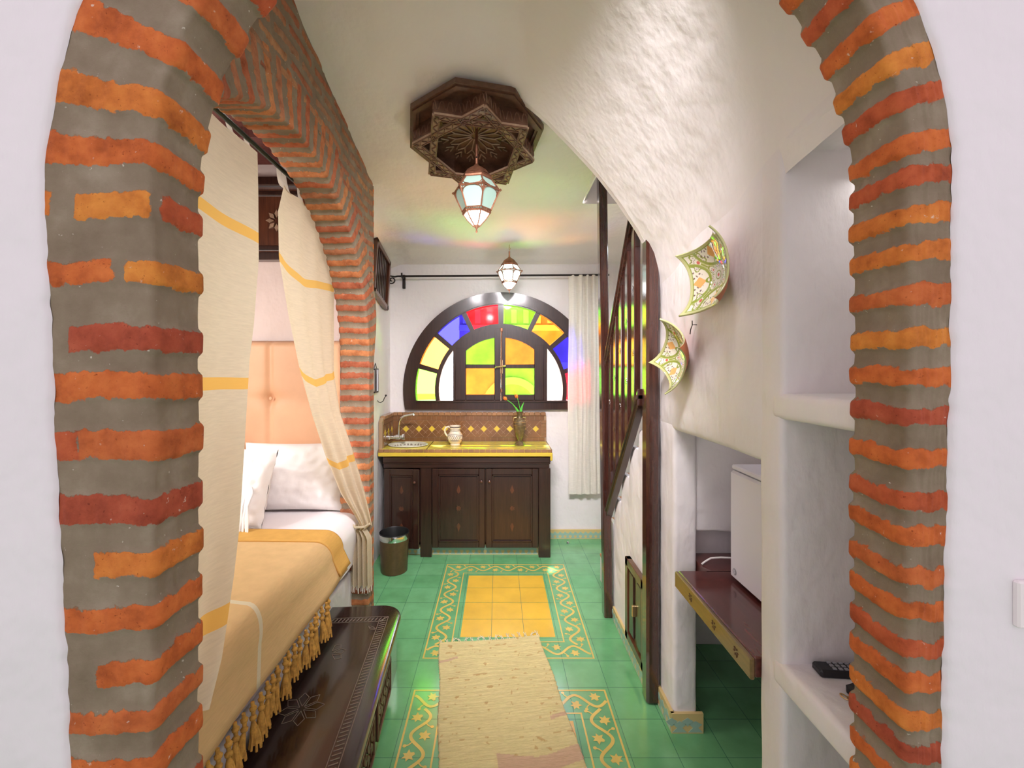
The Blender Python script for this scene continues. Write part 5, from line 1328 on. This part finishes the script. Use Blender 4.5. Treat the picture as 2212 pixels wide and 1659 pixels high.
rows = [(2.545,-1.03,1.05,-1.03,1.852),(2.37,-1.03,1.05,-1.03,1.857),(2.09,-1.03,1.05,-1.03,1.857),(1.81,-1.03,1.04,-1.03,1.815),(1.66,-1.03,1.03,-1.03,1.782),(1.44,-1.0,1.03,-1.0,1.705),(1.20,-.95,1.02,-.95,1.591),(1.056,-.92,1.01,-.92,1.521),(.947,-.89,1.00,-.89,1.444),(.884,-.87,1.0,-.87,1.39),(.776,-.835,.99,-.83,1.287),(.69,-.815,.98,-.81,1.20)]
t, P = curtain('arch_curtain', 'cream linen curtain with mustard stripes on the near side of the bedroom arch', rows, 90, 70, 'curtain', 2.2, .014, .4)
for y in (1.12, 1.32, 1.52, 1.70, 1.82):
    mb = MB(); mb.grid([[(-1.03-.026*math.sin(a), y+q-.006*math.cos(a), 2.545+.058*(1-abs(math.cos(a)))+.0*a) for q in (-.018, 0, .018)] for a in np.linspace(0, PI, 13)]); 
    mb.v = [(x-.0, yy, z_) for x, yy, z_ in mb.v]; B('tab', mb, 'sheer', t, 180)
rows = [(2.50,-1.03,2.075,-1.03,2.74),(2.35,-1.03,2.023,-1.03,2.74),(2.136,-1.03,2.032,-1.03,2.74),(1.888,-1.03,2.121,-1.03,2.74),(1.616,-1.03,2.244,-1.03,2.74),(1.364,-1.02,2.37,-.99,2.738),(1.124,-1.0,2.496,-.91,2.738),(.864,-.95,2.614,-.835,2.735),(.725,-.88,2.654,-.80,2.725),(.655,-.845,2.665,-.785,2.715)]
t2, P = curtain('arch_curtain', 'cream linen curtain with mustard stripes gathered against the far brick jamb', rows, 100, 150, 'curtain2', 3.4, .026, 2.2)
for y in (2.09, 2.14, 2.30, 2.50, 2.70):
    mb = MB(); mb.grid([[(-1.03-.026*math.sin(a), y+q-.02*math.cos(a)*(1 if q > 0 else .3), 2.49+.112*(1-abs(math.cos(a)))) for q in (-.02, 0, .02)] for a in np.linspace(0, PI, 13)]); B('tab', mb, 'sheer', t2, 180)
# gathered tail below the tie, with its fringe
P = np.zeros((40, 70, 3))
for i in range(40):
    z_ = .665-.395*i/39; w_ = .10+.05*sstep(np.array(i/39.), 0, .25)
    for j in range(70):
        f = j/69; P[i, j] = (-.905+.02*(i < 3)+w_*.85*f-.01, 2.70+.022*math.sin(f*2*PI*4.2+.5)-.02*(1-i/39)*f, z_)
o = np_grid('tail', P, 'curtain2'); fattr(o, 'len', np.zeros(P.shape[:2])+.1); local(o, t2)
mb = MB()
for j in range(34): f = j/33; x = -.915+.125*f; mb.tube([(x, 2.70+.02*math.sin(f*2*PI*4.2+.5), .272), (x+random.uniform(-.004,.004), 2.70+.02*math.sin(f*2*PI*4.2+.5), .235+random.random()*.012)], .0018, 4)
B('fringe', mb, 'sheer', t2)
mb = MB(); mb.tube([(-.895, 2.665, .668), (-.87, 2.645, .66), (-.83, 2.66, .655), (-.80, 2.70, .66), (-.815, 2.74, .67), (-.86, 2.745, .675)], .007, 8); B('tie_back', mb, 'curtain2', t2)

# ------------------------------------------------------------------ light
def area(name, loc, target, size, power, col=(1,1,1), sy=None, spread=180):
    l = bpy.data.lights.new(name, 'AREA'); l.energy = power; l.color = col; l.size = size
    l.spread = math.radians(spread)
    if sy: l.shape = 'RECTANGLE'; l.size_y = sy
    o = bpy.data.objects.new(name, l); COL.objects.link(o); o.location = loc
    o.rotation_euler = (Vector(target)-Vector(loc)).to_track_quat('-Z', 'Y').to_euler(); return o
def point(name, loc, power, col, r=.04):
    l = bpy.data.lights.new(name, 'POINT'); l.energy = power; l.color = col; l.shadow_soft_size = r
    o = bpy.data.objects.new(name, l); COL.objects.link(o); o.location = loc; return o
w = bpy.data.worlds.new('sky'); SC.world = w; w.use_nodes = True; nt = w.node_tree; nt.nodes.clear()
out = N(nt, 'ShaderNodeOutputWorld'); bg = N(nt, 'ShaderNodeBackground'); tc = N(nt, 'ShaderNodeTexCoord'); sx_ = N(nt, 'ShaderNodeSeparateXYZ')
vd = N(nt, 'ShaderNodeVectorMath', operation='DOT_PRODUCT'); L(nt, tc.outputs['Generated'], vd.inputs[0]); vd.inputs[1].default_value = (0, .95, .30)
mr = N(nt, 'ShaderNodeMapRange', interpolation_type='SMOOTHSTEP'); mr.inputs['From Min'].default_value = .45; mr.inputs['From Max'].default_value = .85
L(nt, vd.outputs['Value'], mr.inputs['Value'])
L(nt, ramp(nt, mr.outputs[0], [(0, (1.0, .90, .965)), (1, (.93, .97, 1.0))]), bg.inputs['Color'])
m2 = N(nt, 'ShaderNodeMapRange'); L(nt, mr.outputs[0], m2.inputs['Value']); m2.inputs['To Min'].default_value = .93; m2.inputs['To Max'].default_value = 12
L(nt, m2.outputs[0], bg.inputs['Strength']); L(nt, bg.outputs[0], out.inputs[0])
sun = bpy.data.lights.new('sun', 'SUN'); sun.energy = 30; sun.angle = .06; sun.color = (1, .96, .88); so = bpy.data.objects.new('sun', sun); COL.objects.link(so)
so.rotation_euler = Vector((-.08, -.40, -.95)).to_track_quat('-Z', 'Y').to_euler()
area('courtyard_bounce', (.05, 4.9, .5), (.0, 3.4, 2.7), .6, 170, (1, .97, .9))
area('bedroom_fill', (-2.4, 1.55, 1.9), (-1.1, 2.4, 1.0), 1.0, 32, (1, .96, .93))  # added fill lamp standing in for bedroom daylight; no window is built
area('stair_fill', (1.35, 3.3, 2.5), (.75, 2.7, .4), .5, 9, (.84, .92, 1))  # added fill under the stair ceiling to lift the stairs; no skylight there
point('lantern_bulb_large', (-.118, 2.34, 2.31), 1.6, (.93, 1, .97), .03)
point('lantern_bulb_small', (.094, 3.70, 2.30), 2.5, (.95, 1, 1), .05)
sp_l = bpy.data.lights.new('bedroom_sunbeam', 'SPOT'); sp_l.energy = 55; sp_l.spot_size = math.radians(20); sp_l.spot_blend = .25; sp_l.shadow_soft_size = .03; sp_l.color = (.92, .95, 1)
so2 = bpy.data.objects.new('bedroom_sunbeam', sp_l); COL.objects.link(so2); so2.location = (-2.45, 1.2, 2.5); so2.rotation_euler = (Vector((-1.35, 2.68, 1.12))-so2.location).to_track_quat('-Z', 'Y').to_euler()
area('hall_fill', (.0, 1.0, 2.8), (0, 3.6, .8), .9, 29, (1, .94, .97), .3, 80)  # unseen fill lamp above the frame, added to brighten the corridor
area('niche_glow', (1.1, 1.07, 2.15), (1.0, 1.07, 0), .25, .5, (1, .97, .95))

# ------------------------------------------------------------------ camera
cam = bpy.data.cameras.new('camera'); co = bpy.data.objects.new('camera', cam); COL.objects.link(co)
co.location = (0, 0, H); co.rotation_euler = (PI/2, 0, 0); cam.sensor_width = 36; cam.lens = 36*FPX/2212
cam.shift_x = 29/2212; cam.shift_y = -36.5/2212; cam.clip_start = .02; cam.clip_end = 100
SC.camera = co
vs = SC.view_settings; vs.view_transform = 'Standard'; vs.look = 'None'; vs.gamma = 1; vs.use_curve_mapping = False; vs.exposure = .06
